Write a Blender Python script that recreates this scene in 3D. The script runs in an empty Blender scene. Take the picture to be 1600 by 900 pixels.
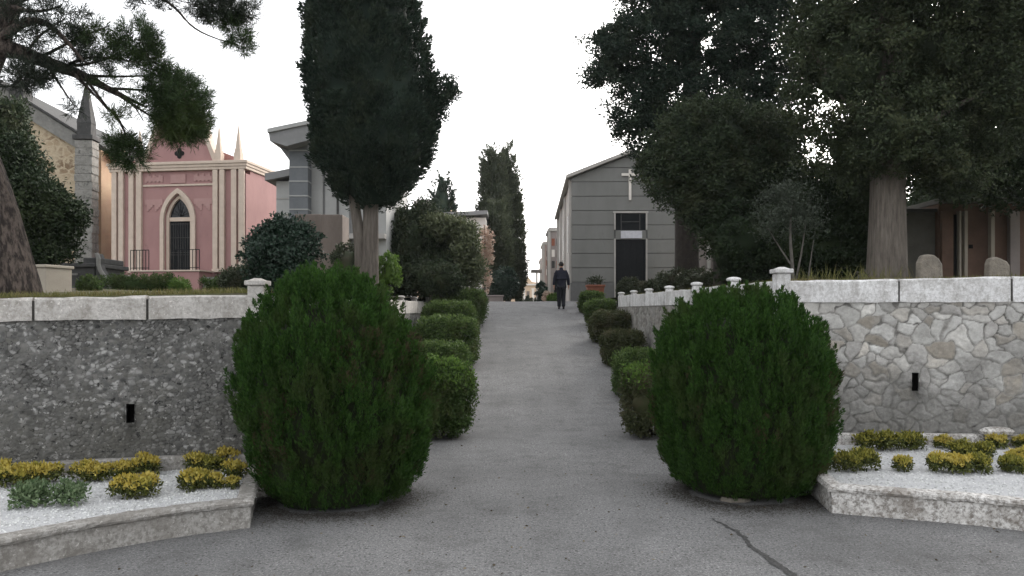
import bpy, math, random
import numpy as np
from math import sin, cos, pi, radians

random.seed(7)
SC = bpy.context.scene
COL = SC.collection
F, CX, HY, EYE = 1200.0, 800.0, 490.0, 1.75      # focal length in photo pixels, eye height in metres


def W(px, py, Y):
    """a point of the place seen at that spot of the photo, at distance Y"""
    return ((px - CX) / F * Y, Y, EYE + (HY - py) / F * Y)


# ------------------------------------------------------------------ noise
def _hash(i, j, k, s):
    n = (i * 73856093) ^ (j * 19349663) ^ (k * 83492791) ^ (s * 2654435761)
    n = (n ^ (n >> 13)) * 1274126177 & 0x7fffffff
    n = (n ^ (n >> 16)) & 0x7fffffff
    return n / float(0x7fffffff)


def vnoise(P, s=0):
    P = np.asarray(P, float)
    I = np.floor(P).astype(np.int64)
    f = P - I
    f = f * f * (3 - 2 * f)
    r = 0
    for a in (0, 1):
        wx = f[:, 0] if a else 1 - f[:, 0]
        for b in (0, 1):
            wy = f[:, 1] if b else 1 - f[:, 1]
            for c in (0, 1):
                wz = f[:, 2] if c else 1 - f[:, 2]
                r = r + wx * wy * wz * _hash(I[:, 0] + a, I[:, 1] + b, I[:, 2] + c, s)
    return r


def fbm(P, octs=3, s=0):
    P = np.asarray(P, float)
    t, a, n = 0, 1, 0
    for o in range(octs):
        t = t + a * vnoise(P * 2 ** o + 17.3 * o, s + o)
        n += a
        a *= .5
    return t / n


def norm(v):
    return v / np.maximum(np.linalg.norm(v, axis=-1, keepdims=True), 1e-9)


# ------------------------------------------------------------------ materials
MATS = {}


class NT:
    def __init__(self, name):
        self.m = bpy.data.materials.new(name)
        self.m.use_nodes = True
        self.n = self.m.node_tree.nodes
        self.l = self.m.node_tree.links
        self.n.clear()
        self.out = self.add('ShaderNodeOutputMaterial')
        self.geo = self.add('ShaderNodeNewGeometry')

    def add(self, t, **kw):
        n = self.n.new(t)
        for k, v in kw.items():
            setattr(n, k, v)
        return n

    def pos(self, scale=(1, 1, 1)):
        mp = self.add('ShaderNodeMapping')
        mp.inputs['Scale'].default_value = scale
        self.l.new(self.geo.outputs['Position'], mp.inputs['Vector'])
        return mp.outputs[0]

    def noise(self, scale, detail=4, rough=.6, vec=None, stretch=(1, 1, 1)):
        n = self.add('ShaderNodeTexNoise')
        n.inputs['Scale'].default_value = scale
        n.inputs['Detail'].default_value = detail
        n.inputs['Roughness'].default_value = rough
        self.l.new(vec or self.pos(stretch), n.inputs['Vector'])
        return n.outputs[0]

    def ramp(self, fac, lo, hi):
        r = self.add('ShaderNodeMapRange')
        r.inputs[1].default_value = lo
        r.inputs[2].default_value = hi
        self.l.new(fac, r.inputs[0])
        return r.outputs[0]

    def math(self, op, a, b):
        n = self.add('ShaderNodeMath', operation=op)
        for i, x in enumerate((a, b)):
            if isinstance(x, (int, float)):
                n.inputs[i].default_value = x
            else:
                self.l.new(x, n.inputs[i])
        return n.outputs[0]

    def mix(self, fac, a, b, mode='MIX'):
        n = self.add('ShaderNodeMix', data_type='RGBA', blend_type=mode)
        for i, x in ((0, fac), (6, a), (7, b)):
            if isinstance(x, (int, float)):
                n.inputs[i].default_value = x
            elif isinstance(x, tuple):
                n.inputs[i].default_value = (*x, 1)
            else:
                self.l.new(x, n.inputs[i])
        return n.outputs[2]

    def bump(self, h, strength, dist):
        b = self.add('ShaderNodeBump')
        b.inputs['Strength'].default_value = strength
        b.inputs['Distance'].default_value = dist
        self.l.new(h, b.inputs['Height'])
        return b.outputs[0]

    def surf(self, col, rough=.8, nrm=None, spec=.3, metal=0, trans=0):
        p = self.add('ShaderNodeBsdfPrincipled')
        if isinstance(col, tuple):
            p.inputs['Base Color'].default_value = (*col, 1)
        else:
            self.l.new(col, p.inputs['Base Color'])
        p.inputs['Roughness'].default_value = rough
        p.inputs['Specular IOR Level'].default_value = spec
        p.inputs['Metallic'].default_value = metal
        if nrm is not None:
            self.l.new(nrm, p.inputs['Normal'])
        s = p.outputs[0]
        if trans:
            t = self.add('ShaderNodeBsdfTranslucent')
            if isinstance(col, tuple):
                t.inputs[0].default_value = (*col, 1)
            else:
                self.l.new(col, t.inputs[0])
            mx = self.add('ShaderNodeMixShader')
            mx.inputs[0].default_value = trans
            self.l.new(s, mx.inputs[1])
            self.l.new(t.outputs[0], mx.inputs[2])
            s = mx.outputs[0]
        self.l.new(s, self.out.inputs['Surface'])
        return self.m


def leafmat(name, c, c2, c3=None, patch=1.2, trans=.22, rough=.6, spec=.25):
    """leaf colour: each leaf its own shade, plus patches of another shade"""
    t = NT(name)
    rnd = t.geo.outputs['Random Per Island']
    col = t.mix(rnd, c, c2)
    if c3:
        pn = t.ramp(t.noise(patch, 3, .6), .5, .72)
        col = t.mix(pn, col, c3)
    v = t.ramp(t.noise(.9, 2), .3, .7)
    col = t.mix(t.math('MULTIPLY', v, .5), col, t.mix(.5, col, (.5, .55, .4), 'MULTIPLY'))
    return t.surf(col, rough, None, spec, 0, trans)


def plain(name, c, c2=None, scale=3, rough=.8, bump=.3, bscale=40, bdist=.01, lo=.35, hi=.7, stretch=(1, 1, 1),
          c3=None, s3=9, lo3=.6, hi3=.72, spec=.25, metal=0):
    t = NT(name)
    col = c
    if c2:
        col = t.mix(t.ramp(t.noise(scale, 5, .65, None, stretch), lo, hi), c, c2)
    if c3:
        col = t.mix(t.ramp(t.noise(s3, 6, .75, None, stretch), lo3, hi3), col, c3)
    nrm = t.bump(t.noise(bscale, 4, .7, None, stretch), bump, bdist) if bump else None
    return t.surf(col, rough, nrm, spec, metal)


def make_asphalt():
    t = NT('asphalt')
    fine = t.noise(62, 2, .7)
    mid = t.noise(27, 3, .75)
    pit = t.noise(41, 2, .6)
    big = t.noise(.55, 4, .6)
    patch = t.noise(2.3, 4, .7)
    long_ = t.noise(1.0, 4, .6, None, (2.2, .22, 1))
    col = t.mix(t.ramp(mid, .32, .68), (.125, .124, .123), (.215, .213, .211))
    col = t.mix(t.ramp(fine, .54, .66), col, (.36, .355, .35))
    col = t.mix(t.ramp(pit, .42, .32), col, (.045, .044, .043))
    col = t.mix(t.math('MULTIPLY', t.ramp(big, .42, .66), .45), col, (.085, .084, .083))
    col = t.mix(t.math('MULTIPLY', t.ramp(patch, .50, .68), .42), col, (.075, .073, .07))
    col = t.mix(t.math('MULTIPLY', t.ramp(long_, .48, .68), .16), col, (.25, .248, .245))
    nrm = t.bump(t.noise(55, 4, .8), .7, .015)
    return t.surf(col, .9, nrm, .2)


def make_stone(name, mortar, dark, stain, zlo, zhi, fleck=.0):
    """stones carry their own albedo in the colour attribute; stains creep up from below"""
    t = NT(name)
    at = t.add('ShaderNodeAttribute', attribute_name='stone')
    am = t.add('ShaderNodeAttribute', attribute_name='joint')
    grain = t.noise(22, 6, .75)
    col = t.mix(t.ramp(grain, .3, .75), t.mix(1.0, at.outputs[0], (.62, .62, .62), 'MULTIPLY'), at.outputs[0])
    mcol = t.mix(t.ramp(t.noise(9, 5, .7), .35, .65), mortar, dark)
    col = t.mix(am.outputs[2], col, mcol)
    sx = t.add('ShaderNodeSeparateXYZ')
    t.l.new(t.geo.outputs['Position'], sx.inputs[0])
    crack = t.math('MULTIPLY', t.ramp(am.outputs[2], .78, 1.0), t.ramp(t.noise(2.6, 4, .7), .40, .52))
    col = t.mix(t.math('MULTIPLY', crack, .8), col, tuple(.45 * x for x in dark))
    blotch = t.ramp(t.noise(3.1, 5, .7), .50, .68)
    col = t.mix(t.math('MULTIPLY', blotch, .55), col, mcol)
    h = t.ramp(sx.outputs[2], zhi, zlo)
    st = t.math('ADD', h, t.math('MULTIPLY', t.math('SUBTRACT', t.noise(1.4, 5, .65), .5), 1.7))
    col = t.mix(t.math('MULTIPLY', t.ramp(st, .25, .8), .8), col, t.mix(t.ramp(grain, .35, .7), stain, tuple(1.9 * x for x in stain)))
    adr = t.add('ShaderNodeAttribute', attribute_name='drip')
    col = t.mix(t.math('MULTIPLY', adr.outputs[2], .85), col, tuple(.4 * x for x in stain))
    if fleck:
        fl = t.noise(21, 4, .7)
        col = t.mix(t.ramp(fl, .61, .68), col, (.44, .43, .41))
        col = t.mix(t.ramp(t.noise(17, 4, .7), .42, .34), col, (.030, .030, .029))
    nrm = t.bump(t.noise(48, 5, .75), .8, .015)
    return t.surf(col, .9, nrm, .2)


def make_whitewash(name, c, grime, amount=.6, mottle=0):
    t = NT(name)
    col = t.mix(t.ramp(t.noise(2.2, 5, .65), .35, .7), c, tuple(.84 * x for x in c))
    streak = t.noise(5, 6, .75, None, (1, 1, .3))
    col = t.mix(t.math('MULTIPLY', t.ramp(streak, .50, .74), amount), col, grime)
    blot = t.noise(15, 6, .8)
    col = t.mix(t.math('MULTIPLY', t.ramp(blot, .58, .70), amount), col, tuple(.6 * x for x in grime))
    if mottle:
        col = t.mix(t.math('MULTIPLY', t.ramp(t.noise(28, 5, .75), .44, .60), mottle), col, tuple(.75 * x for x in grime))
        col = t.mix(t.math('MULTIPLY', t.ramp(t.noise(3.2, 4, .7), .46, .60), mottle * .8), col, grime)
        col = t.mix(t.ramp(t.noise(33, 4, .7), .60, .70), col, tuple(min(.78, 1.35 * x) for x in c))
    nrm = t.bump(t.noise(30, 5, .7), .55, .012)
    return t.surf(col, .9, nrm, .2)


M = MATS
M['asphalt'] = make_asphalt()
M['crack'] = plain('crack_tar', (.035, .034, .033), (.10, .098, .095), 40, .85, .8, 60, .02)
M['earth'] = plain('earth', (.12, .10, .075), (.07, .06, .042), 2.5, .95, .8, 30, .03, c3=(.10, .115, .05), s3=1.3, lo3=.45, hi3=.6)
M['field'] = plain('field', (.10, .09, .07), (.07, .075, .045), .4, .95, .5, 10, .03)
M['stone_l'] = make_stone('dark_rubble', (.20, .195, .185), (.10, .098, .092), (.085, .082, .072), -.4, 1.6, 1)
M['stone_r'] = make_stone('pale_rubble', (.40, .39, .365), (.20, .19, .175), (.115, .112, .104), .40, 1.66)
M['white_l'] = make_whitewash('whitewash_left', (.57, .545, .515), (.20, .18, .15), .7, .42)
M['white_r'] = make_whitewash('whitewash_right', (.76, .755, .75), (.19, .17, .145), .75, .36)
M['kerb'] = make_whitewash('kerb_stone', (.40, .385, .36), (.19, .175, .155), .6, .75)
M['kerb_r'] = make_whitewash('kerb_stone_white', (.72, .70, .67), (.17, .145, .12), .7, .8)
M['joint'] = plain('joint_dirt', (.06, .055, .05), (.03, .028, .025), 20)
M['slot'] = plain('drain_dark', (.006, .006, .006), None, bump=0)
M['gravel'] = plain('white_gravel', (.60, .60, .60), (.50, .50, .51), 6, .9, .9, 60, .02, c3=(.36, .35, .34), s3=50, lo3=.66, hi3=.75)
M['pebble'] = leafmat('pebbles', (.40, .40, .40), (.80, .80, .80), trans=0, rough=.8)
M['thuja'] = leafmat('thuja_leaf', (.016, .048, .009), (.056, .122, .022), (.06, .082, .026), 2.2, .3, .7, .15)
M['dry_thuja'] = leafmat('dry_thuja_sprig', (.045, .036, .02), (.085, .068, .036), None, 2, .15, .8, .1)
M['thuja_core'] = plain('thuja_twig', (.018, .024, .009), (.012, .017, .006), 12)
M['cypress'] = leafmat('cypress_leaf', (.017, .031, .022), (.036, .055, .038), (.048, .062, .038), 1.8, .12, .7, .15)
M['far_cypress'] = leafmat('far_cypress_leaf', (.045, .058, .036), (.085, .10, .058), None, 1, .2, .7, .15)  # leaf colour lightened to stand in for sunlight and distance haze
M['cypress_big'] = leafmat('cypress_leaf_big', (.023, .034, .019), (.054, .070, .035), (.078, .088, .044), 2.2, .15, .7, .15)
M['oak'] = leafmat('oak_leaf', (.022, .036, .019), (.048, .067, .032), (.064, .073, .036), 2.2, .15, .7, .2)
M['dark_leaf'] = leafmat('dark_leaf', (.012, .022, .010), (.026, .042, .017), (.036, .050, .020), 1.6, .12, .7, .15)
M['holly'] = leafmat('holly_leaf', (.012, .03, .018), (.026, .055, .034), None, 1, .12, .5, .35)
M['box'] = leafmat('hedge_leaf', (.034, .062, .017), (.080, .13, .036), (.085, .10, .035), 3, .3, .7, .2)
M['box_dry'] = leafmat('hedge_leaf_dry', (.042, .05, .023), (.085, .098, .042), (.10, .088, .05), 3, .3, .7, .2)
M['box_lit'] = leafmat('hedge_leaf_lit', (.055, .095, .025), (.13, .19, .055), None, 3, .3)  # paler leaves that paint skylight onto the tops of clipped shrubs
M['pale_leaf'] = leafmat('pale_leaf', (.065, .08, .04), (.15, .17, .09), None, 2, .25)
M['fresh'] = leafmat('fresh_leaf', (.06, .12, .02), (.14, .23, .045), None, 3, .3)
M['olive'] = leafmat('olive_leaf', (.024, .034, .022), (.056, .068, .048), None, 2, .15, .6, .25)
M['grey_green'] = leafmat('grey_green_leaf', (.03, .04, .021), (.06, .075, .04), (.07, .066, .04), 2, .2)
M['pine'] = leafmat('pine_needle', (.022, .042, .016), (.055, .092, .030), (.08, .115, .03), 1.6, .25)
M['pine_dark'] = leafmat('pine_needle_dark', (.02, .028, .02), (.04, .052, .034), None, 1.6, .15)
M['autumn'] = leafmat('autumn_leaf', (.50, .33, .26), (.72, .62, .52), (.38, .24, .18), 2.5, .3)
M['flower_y'] = leafmat('yellow_leaf', (.46, .35, .05), (.64, .53, .15), (.30, .29, .05), 7, .3)
M['flower_g'] = leafmat('bedding_leaf', (.035, .05, .014), (.14, .15, .035), None, 5, .25)
M['flower_gy'] = leafmat('yellow_green_leaf', (.10, .115, .02), (.42, .38, .08), None, 6, .3)
M['flower_w'] = leafmat('pale_bedding_leaf', (.07, .12, .05), (.22, .29, .16), None, 5, .25)
M['grass'] = leafmat('grass_blade', (.08, .09, .025), (.19, .18, .065), (.22, .17, .08), 2, .3)
M['bark_grey'] = plain('grey_bark', (.20, .175, .15), (.095, .08, .068), 7, .95, 1, 16, .05, stretch=(3, 3, .35))
M['bark_brown'] = plain('brown_bark', (.15, .12, .102), (.035, .028, .025), 10, .95, 1, 18, .08, lo=.42, hi=.58, stretch=(2.2, 2.2, .55))
M['bark_dark'] = plain('dark_bark', (.045, .038, .032), (.025, .02, .018), 9, .95, .8, 20, .03)
M['bark_pale'] = plain('pale_bark', (.12, .112, .10), (.07, .064, .056), 12, .9, .5, 30, .02)
M['pink'] = plain('pink_plaster', (.37, .215, .205), (.315, .18, .175), 1.6, .9, .3, 40, .01, c3=(.25, .145, .14), s3=3, lo3=.58, hi3=.75, stretch=(1, 1, .5))
M['pink_light'] = plain('pale_pink_plaster', (.41, .255, .24), (.37, .225, .212), 5, .9, .3, 40, .01)
M['cream'] = plain('cream_stone', (.60, .50, .42), (.50, .41, .34), 4, .85, .3, 40, .01)
M['iron'] = plain('dark_iron', (.010, .012, .014), (.016, .017, .018), 15, .75, .3, 60, .004, spec=.12)
M['glass'] = plain('dark_glass', (.012, .014, .016), None, rough=.25, bump=0, spec=.3)
M['roof_pink'] = plain('pink_roof', (.36, .19, .175), (.30, .15, .14), 4)
def make_ochre():
    t = NT('ochre_rubble')
    warp = t.noise(3.5, 3, .6)
    v = t.add('ShaderNodeTexVoronoi', feature='DISTANCE_TO_EDGE')
    v2 = t.add('ShaderNodeTexVoronoi')
    add = t.add('ShaderNodeVectorMath', operation='ADD')
    sc = t.add('ShaderNodeVectorMath', operation='SCALE')
    cmb = t.add('ShaderNodeCombineXYZ')
    for k in range(3): t.l.new(warp, cmb.inputs[k])
    sc.inputs['Scale'].default_value = .35
    t.l.new(cmb.outputs[0], sc.inputs[0])
    t.l.new(t.pos((1, 1, 1.5)), add.inputs[0])
    t.l.new(sc.outputs[0], add.inputs[1])
    for q in (v, v2):
        q.inputs['Scale'].default_value = 3.0
        t.l.new(add.outputs[0], q.inputs['Vector'])
    sep = t.add('ShaderNodeSeparateColor')
    t.l.new(v2.outputs['Color'], sep.inputs[0])
    stone = t.mix(sep.outputs[0], (.20, .135, .085), (.42, .32, .21))
    smear = t.ramp(t.noise(1.7, 4, .65), .40, .58)
    joint = t.math('MAXIMUM', t.ramp(v.outputs['Distance'], .13, .06), smear)
    col = t.mix(joint, stone, t.mix(t.ramp(t.noise(9, 4, .7), .3, .7), (.52, .43, .31), (.42, .34, .24)))
    return t.surf(col, .9, t.bump(t.noise(12, 5, .7), .8, .05), .2)


M['ochre_stone'] = make_ochre()
M['orange'] = plain('orange_plaster', (.48, .35, .23), (.40, .26, .18), 1.2, .9, .3, 20, .01)
M['pier_stone'] = plain('pier_stone', (.30, .29, .27), (.17, .165, .15), 4, .95, .9, 14, .03, c3=(.10, .098, .09), s3=6, lo3=.54, hi3=.64)
M['grey_stone'] = plain('grey_stone', (.24, .235, .22), (.16, .155, .145), 5, .9, .7, 14, .03, c3=(.30, .29, .27), s3=7)
M['dark_stone'] = plain('dark_stone', (.075, .074, .072), (.045, .045, .045), 4, .9, .5, 20, .02, c3=(.12, .12, .115), s3=9)
M['beige_stone'] = plain('beige_stone', (.40, .36, .30), (.34, .30, .25), 3, .9, .4, 30, .01)
M['rough_stone'] = plain('rough_headstone', (.27, .24, .20), (.18, .16, .135), 7, .95, 1, 20, .03, c3=(.12, .11, .095), s3=14)
M['chapel_grey'] = plain('grey_render', (.215, .215, .205), (.18, .18, .17), 1.3, .85, .3, 50, .006, c3=(.16, .16, .15), s3=2.5, lo3=.58, hi3=.75, stretch=(1, 1, .4))
M['chapel_base'] = plain('grey_plinth', (.13, .13, .128), (.16, .16, .155), 4, .85, .4, 40, .008)
M['chapel_pale'] = plain('pale_render', (.46, .44, .41), (.38, .36, .34), 2, .9, .3, 40, .008)
M['white'] = plain('white_marble', (.72, .72, .73), (.64, .64, .65), 6, .5, 0)
M['plaque'] = plain('plaque_marble', (.62, .62, .66), (.52, .52, .56), 7, .5, 0, lo=.4, hi=.65)
M['mod_grey'] = plain('pale_concrete', (.42, .42, .41), (.35, .35, .34), 1.5, .85, .3, 40, .006)
M['mod_pier'] = plain('slate_panel', (.17, .18, .19), (.13, .14, .15), 3, .7, .2, 40, .005)
M['mod_roof'] = plain('roof_concrete', (.26, .26, .26), (.21, .21, .21), 3, .85, .2, 40, .005)
M['brown_wall'] = plain('brown_stone', (.20, .165, .145), (.14, .115, .10), 2, .9, .6, 18, .02, stretch=(1, 1, .4))
M['brick'] = plain('brown_brick', (.16, .10, .074), (.115, .075, .056), 2.5, .9, .6, 25, .02)
M['taupe'] = plain('taupe_wall', (.12, .115, .10), (.085, .08, .07), 2, .9, .5, 25, .02)
M['terracotta'] = plain('terracotta', (.28, .105, .065), (.22, .085, .055), 8, .85, .3, 40, .006)
M['rosy'] = plain('rosy_stone', (.42, .33, .30), (.34, .26, .24), 2, .9, .3, 30, .01)
M['taupe_pale'] = plain('taupe_stone', (.30, .26, .245), (.24, .21, .20), 2, .9, .3, 30, .01)
M['far_beige'] = plain('far_plaster', (.62, .47, .33), (.56, .42, .30), .6, .9, 0)
M['post_white'] = plain('post_plaster', (.75, .70, .64), (.68, .64, .6), 2, .9, 0)
M['navy'] = plain('navy_cloth', (.016, .017, .028), (.024, .025, .038), 14, .9, .4, 30, .01, spec=.2)
M['trouser'] = plain('dark_cloth', (.018, .019, .024), (.026, .027, .032), 14, .9, .4, 30, .01, spec=.2)
M['skin'] = plain('skin', (.42, .25, .18), None, rough=.6, bump=0)
M['hair'] = plain('dark_hair', (.02, .018, .018), (.035, .03, .03), 30, .8, .4, 80, .004)
M['shoe'] = plain('black_leather', (.012, .012, .012), None, rough=.5, bump=0)


# ------------------------------------------------------------------ objects
def tag(o, label=None, cat=None, group=None, kind=None):
    if label: o['label'] = label
    if cat: o['category'] = cat
    if group: o['group'] = group
    if kind: o['kind'] = kind
    return o


def link(o, parent=None):
    COL.objects.link(o)
    if parent is not None:
        o.parent = parent
        o.matrix_parent_inverse.identity()
    return o


def empty(name, loc=(0, 0, 0), label=None, cat=None, group=None, rz=0):
    o = bpy.data.objects.new(name, None)
    o.location = loc
    o.rotation_euler.z = rz
    o.empty_display_size = .2
    link(o)
    tag(o, label, cat, group)
    return o


def quads(name, V, Fq, mat, parent=None, smooth=False):
    """mesh from numpy arrays; Fq is (n, k)"""
    V = np.asarray(V, np.float32)
    Fq = np.asarray(Fq, np.int32)
    me = bpy.data.meshes.new(name)
    n, k = Fq.shape
    me.vertices.add(len(V))
    me.vertices.foreach_set('co', V.ravel())
    me.loops.add(n * k)
    me.loops.foreach_set('vertex_index', Fq.ravel())
    me.polygons.add(n)
    me.polygons.foreach_set('loop_start', np.arange(0, n * k, k, dtype=np.int32))
    me.polygons.foreach_set('loop_total', np.full(n, k, np.int32))
    if smooth:
        me.polygons.foreach_set('use_smooth', np.ones(n, bool))
    me.update(calc_edges=True)
    me.materials.append(M[mat])
    return link(bpy.data.objects.new(name, me), parent)


class MB:
    def __init__(self):
        self.v, self.f = [], []

    def add(self, vs, fs):
        b = len(self.v)
        self.v += [tuple(map(float, p)) for p in vs]
        self.f += [tuple(b + i for i in f) for f in fs]
        return self

    def box(self, x0, x1, y0, y1, z0, z1):
        return self.add([(x0, y0, z0), (x1, y0, z0), (x1, y1, z0), (x0, y1, z0), (x0, y0, z1), (x1, y0, z1), (x1, y1, z1), (x0, y1, z1)],
                        [(0, 3, 2, 1), (4, 5, 6, 7), (0, 1, 5, 4), (1, 2, 6, 5), (2, 3, 7, 6), (3, 0, 4, 7)])

    def prism(self, poly, y0, y1):
        """outline in x,z (counter-clockwise seen from -y) pushed along y"""
        n = len(poly)
        vs = [(x, y0, z) for x, z in poly] + [(x, y1, z) for x, z in poly]
        fs = [tuple(range(n)), tuple(range(2 * n - 1, n - 1, -1))]
        fs += [((i + 1) % n, i, n + i, n + (i + 1) % n) for i in range(n)]
        return self.add(vs, fs)

    def strip(self, inner, outer, y0, y1):
        """frame between two open outlines in x,z"""
        n = len(inner)
        vs = [(x, y0, z) for x, z in inner] + [(x, y0, z) for x, z in outer] + [(x, y1, z) for x, z in inner] + [(x, y1, z) for x, z in outer]
        fs = []
        for i in range(n - 1):
            a, b, c, d = i, i + 1, n + i + 1, n + i
            fs += [(a, b, c, d), (2 * n + d, 2 * n + c, 2 * n + b, 2 * n + a), (b, a, 2 * n + a, 2 * n + b), (d, c, 2 * n + c, 2 * n + d)]
        fs += [(0, n, 3 * n, 2 * n), (2 * n - 1, n - 1, 3 * n - 1, 4 * n - 1)]
        return self.add(vs, fs)

    def tube(self, pts, rad, seg=8, wob=0, seed=0):
        P = np.array(pts, float)
        R = np.broadcast_to(np.array(rad, float), (len(P),))
        T = norm(np.gradient(P, axis=0))
        rg = np.random.default_rng(seed)
        vs, fs = [], []
        ph = rg.uniform(0, 6.28, 4)
        for i in range(len(P)):
            t = T[i]
            u = np.cross(t, (0, 1, .01) if abs(t[2]) > .7 else (0, 0, 1))
            u /= np.linalg.norm(u)
            w = np.cross(t, u)
            for k in range(seg):
                a = 2 * pi * k / seg
                r = R[i] * (1 + wob * (.5 * sin(3 * a + ph[0] + i * .15) + .35 * sin(5 * a + ph[1] - i * .2) + .3 * sin(8 * a + ph[2] + i * .1) + .2 * sin(13 * a + ph[3])))
                vs.append(P[i] + r * (cos(a) * u + sin(a) * w))
        for i in range(len(P) - 1):
            for k in range(seg):
                k2 = (k + 1) % seg
                fs.append((i * seg + k, i * seg + k2, (i + 1) * seg + k2, (i + 1) * seg + k))
        fs.append(tuple(range(seg - 1, -1, -1)))
        fs.append(tuple((len(P) - 1) * seg + k for k in range(seg)))
        return self.add(vs, fs)

    def lathe(self, prof, cx, cy, seg=16):
        n = len(prof)
        vs = [(cx + r * cos(2 * pi * k / seg), cy + r * sin(2 * pi * k / seg), z) for r, z in prof for k in range(seg)]
        fs = [(i * seg + k, i * seg + (k + 1) % seg, (i + 1) * seg + (k + 1) % seg, (i + 1) * seg + k) for i in range(n - 1) for k in range(seg)]
        fs += [tuple(range(seg - 1, -1, -1)), tuple((n - 1) * seg + k for k in range(seg))]
        return self.add(vs, fs)

    def build(self, name, mat, parent=None, bevel=0, smooth=False):
        me = bpy.data.meshes.new(name)
        me.from_pydata(self.v, [], self.f)
        me.materials.append(M[mat])
        if smooth:
            for p in me.polygons: p.use_smooth = True
        o = link(bpy.data.objects.new(name, me), parent)
        if bevel:
            b = o.modifiers.new('bevel', 'BEVEL')
            b.width = bevel
            b.segments = 2
            b.limit_method = 'ANGLE'
        return o


def smooth_curve(pts, n):
    """evenly spaced points on a rounded polyline"""
    P = np.array(pts, float)
    for _ in range(3):
        Q = [P[0]]
        for a, b in zip(P[:-1], P[1:]):
            Q += [.75 * a + .25 * b, .25 * a + .75 * b]
        Q.append(P[-1])
        P = np.array(Q)
    d = np.r_[0, np.cumsum(np.linalg.norm(np.diff(P, axis=0), axis=1))]
    t = np.linspace(0, d[-1], n)
    return np.stack([np.interp(t, d, P[:, k]) for k in range(P.shape[1])], 1), d[-1]


def sweep(mb, path, prof, jitter=0, seed=0):
    """profile (offset to the right of travel, z) swept along a path in x,y with mitred corners"""
    P = np.array(path, float)
    d = norm(np.diff(P, axis=0))
    nr = np.stack([d[:, 1], -d[:, 0]], 1)
    N = np.zeros_like(P)
    N[0], N[-1] = nr[0], nr[-1]
    for i in range(1, len(P) - 1):
        m = nr[i - 1] + nr[i]
        m /= np.linalg.norm(m)
        N[i] = m / max(.35, m @ nr[i])
    k = len(prof)
    rg = np.random.default_rng(seed)
    vs = []
    for i in range(len(P)):
        for o, z in prof:
            j = rg.normal(0, jitter, 3) if jitter else (0, 0, 0)
            vs.append((P[i, 0] + N[i, 0] * o + j[0], P[i, 1] + N[i, 1] * o + j[1], z + (j[2] * .6 if z > .01 else 0)))
    fs = [(i * k + a, i * k + (a + 1) % k, (i + 1) * k + (a + 1) % k, (i + 1) * k + a) for i in range(len(P) - 1) for a in range(k)]
    fs += [tuple(range(k - 1, -1, -1)), tuple((len(P) - 1) * k + a for a in range(k))]
    return mb.add(vs, fs)


# ------------------------------------------------------------------ foliage
def leaf_quads(P, D, L, Wd, rg, N=None):
    n = len(P)
    L = np.broadcast_to(np.asarray(L, float), (n,))[:, None]
    Wd = np.broadcast_to(np.asarray(Wd, float), (n,))[:, None]
    S = norm(np.cross(D, rg.normal(size=(n, 3)) if N is None else N))
    U = np.cross(S, D)
    mid = P + D * L * .5 + U * Wd * rg.normal(0, .22, (n, 1))
    V = np.stack([P, mid - S * Wd * .5, P + D * L, mid + S * Wd * .5], 1).reshape(-1, 3)
    return V, np.arange(n * 4).reshape(n, 4)


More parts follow.
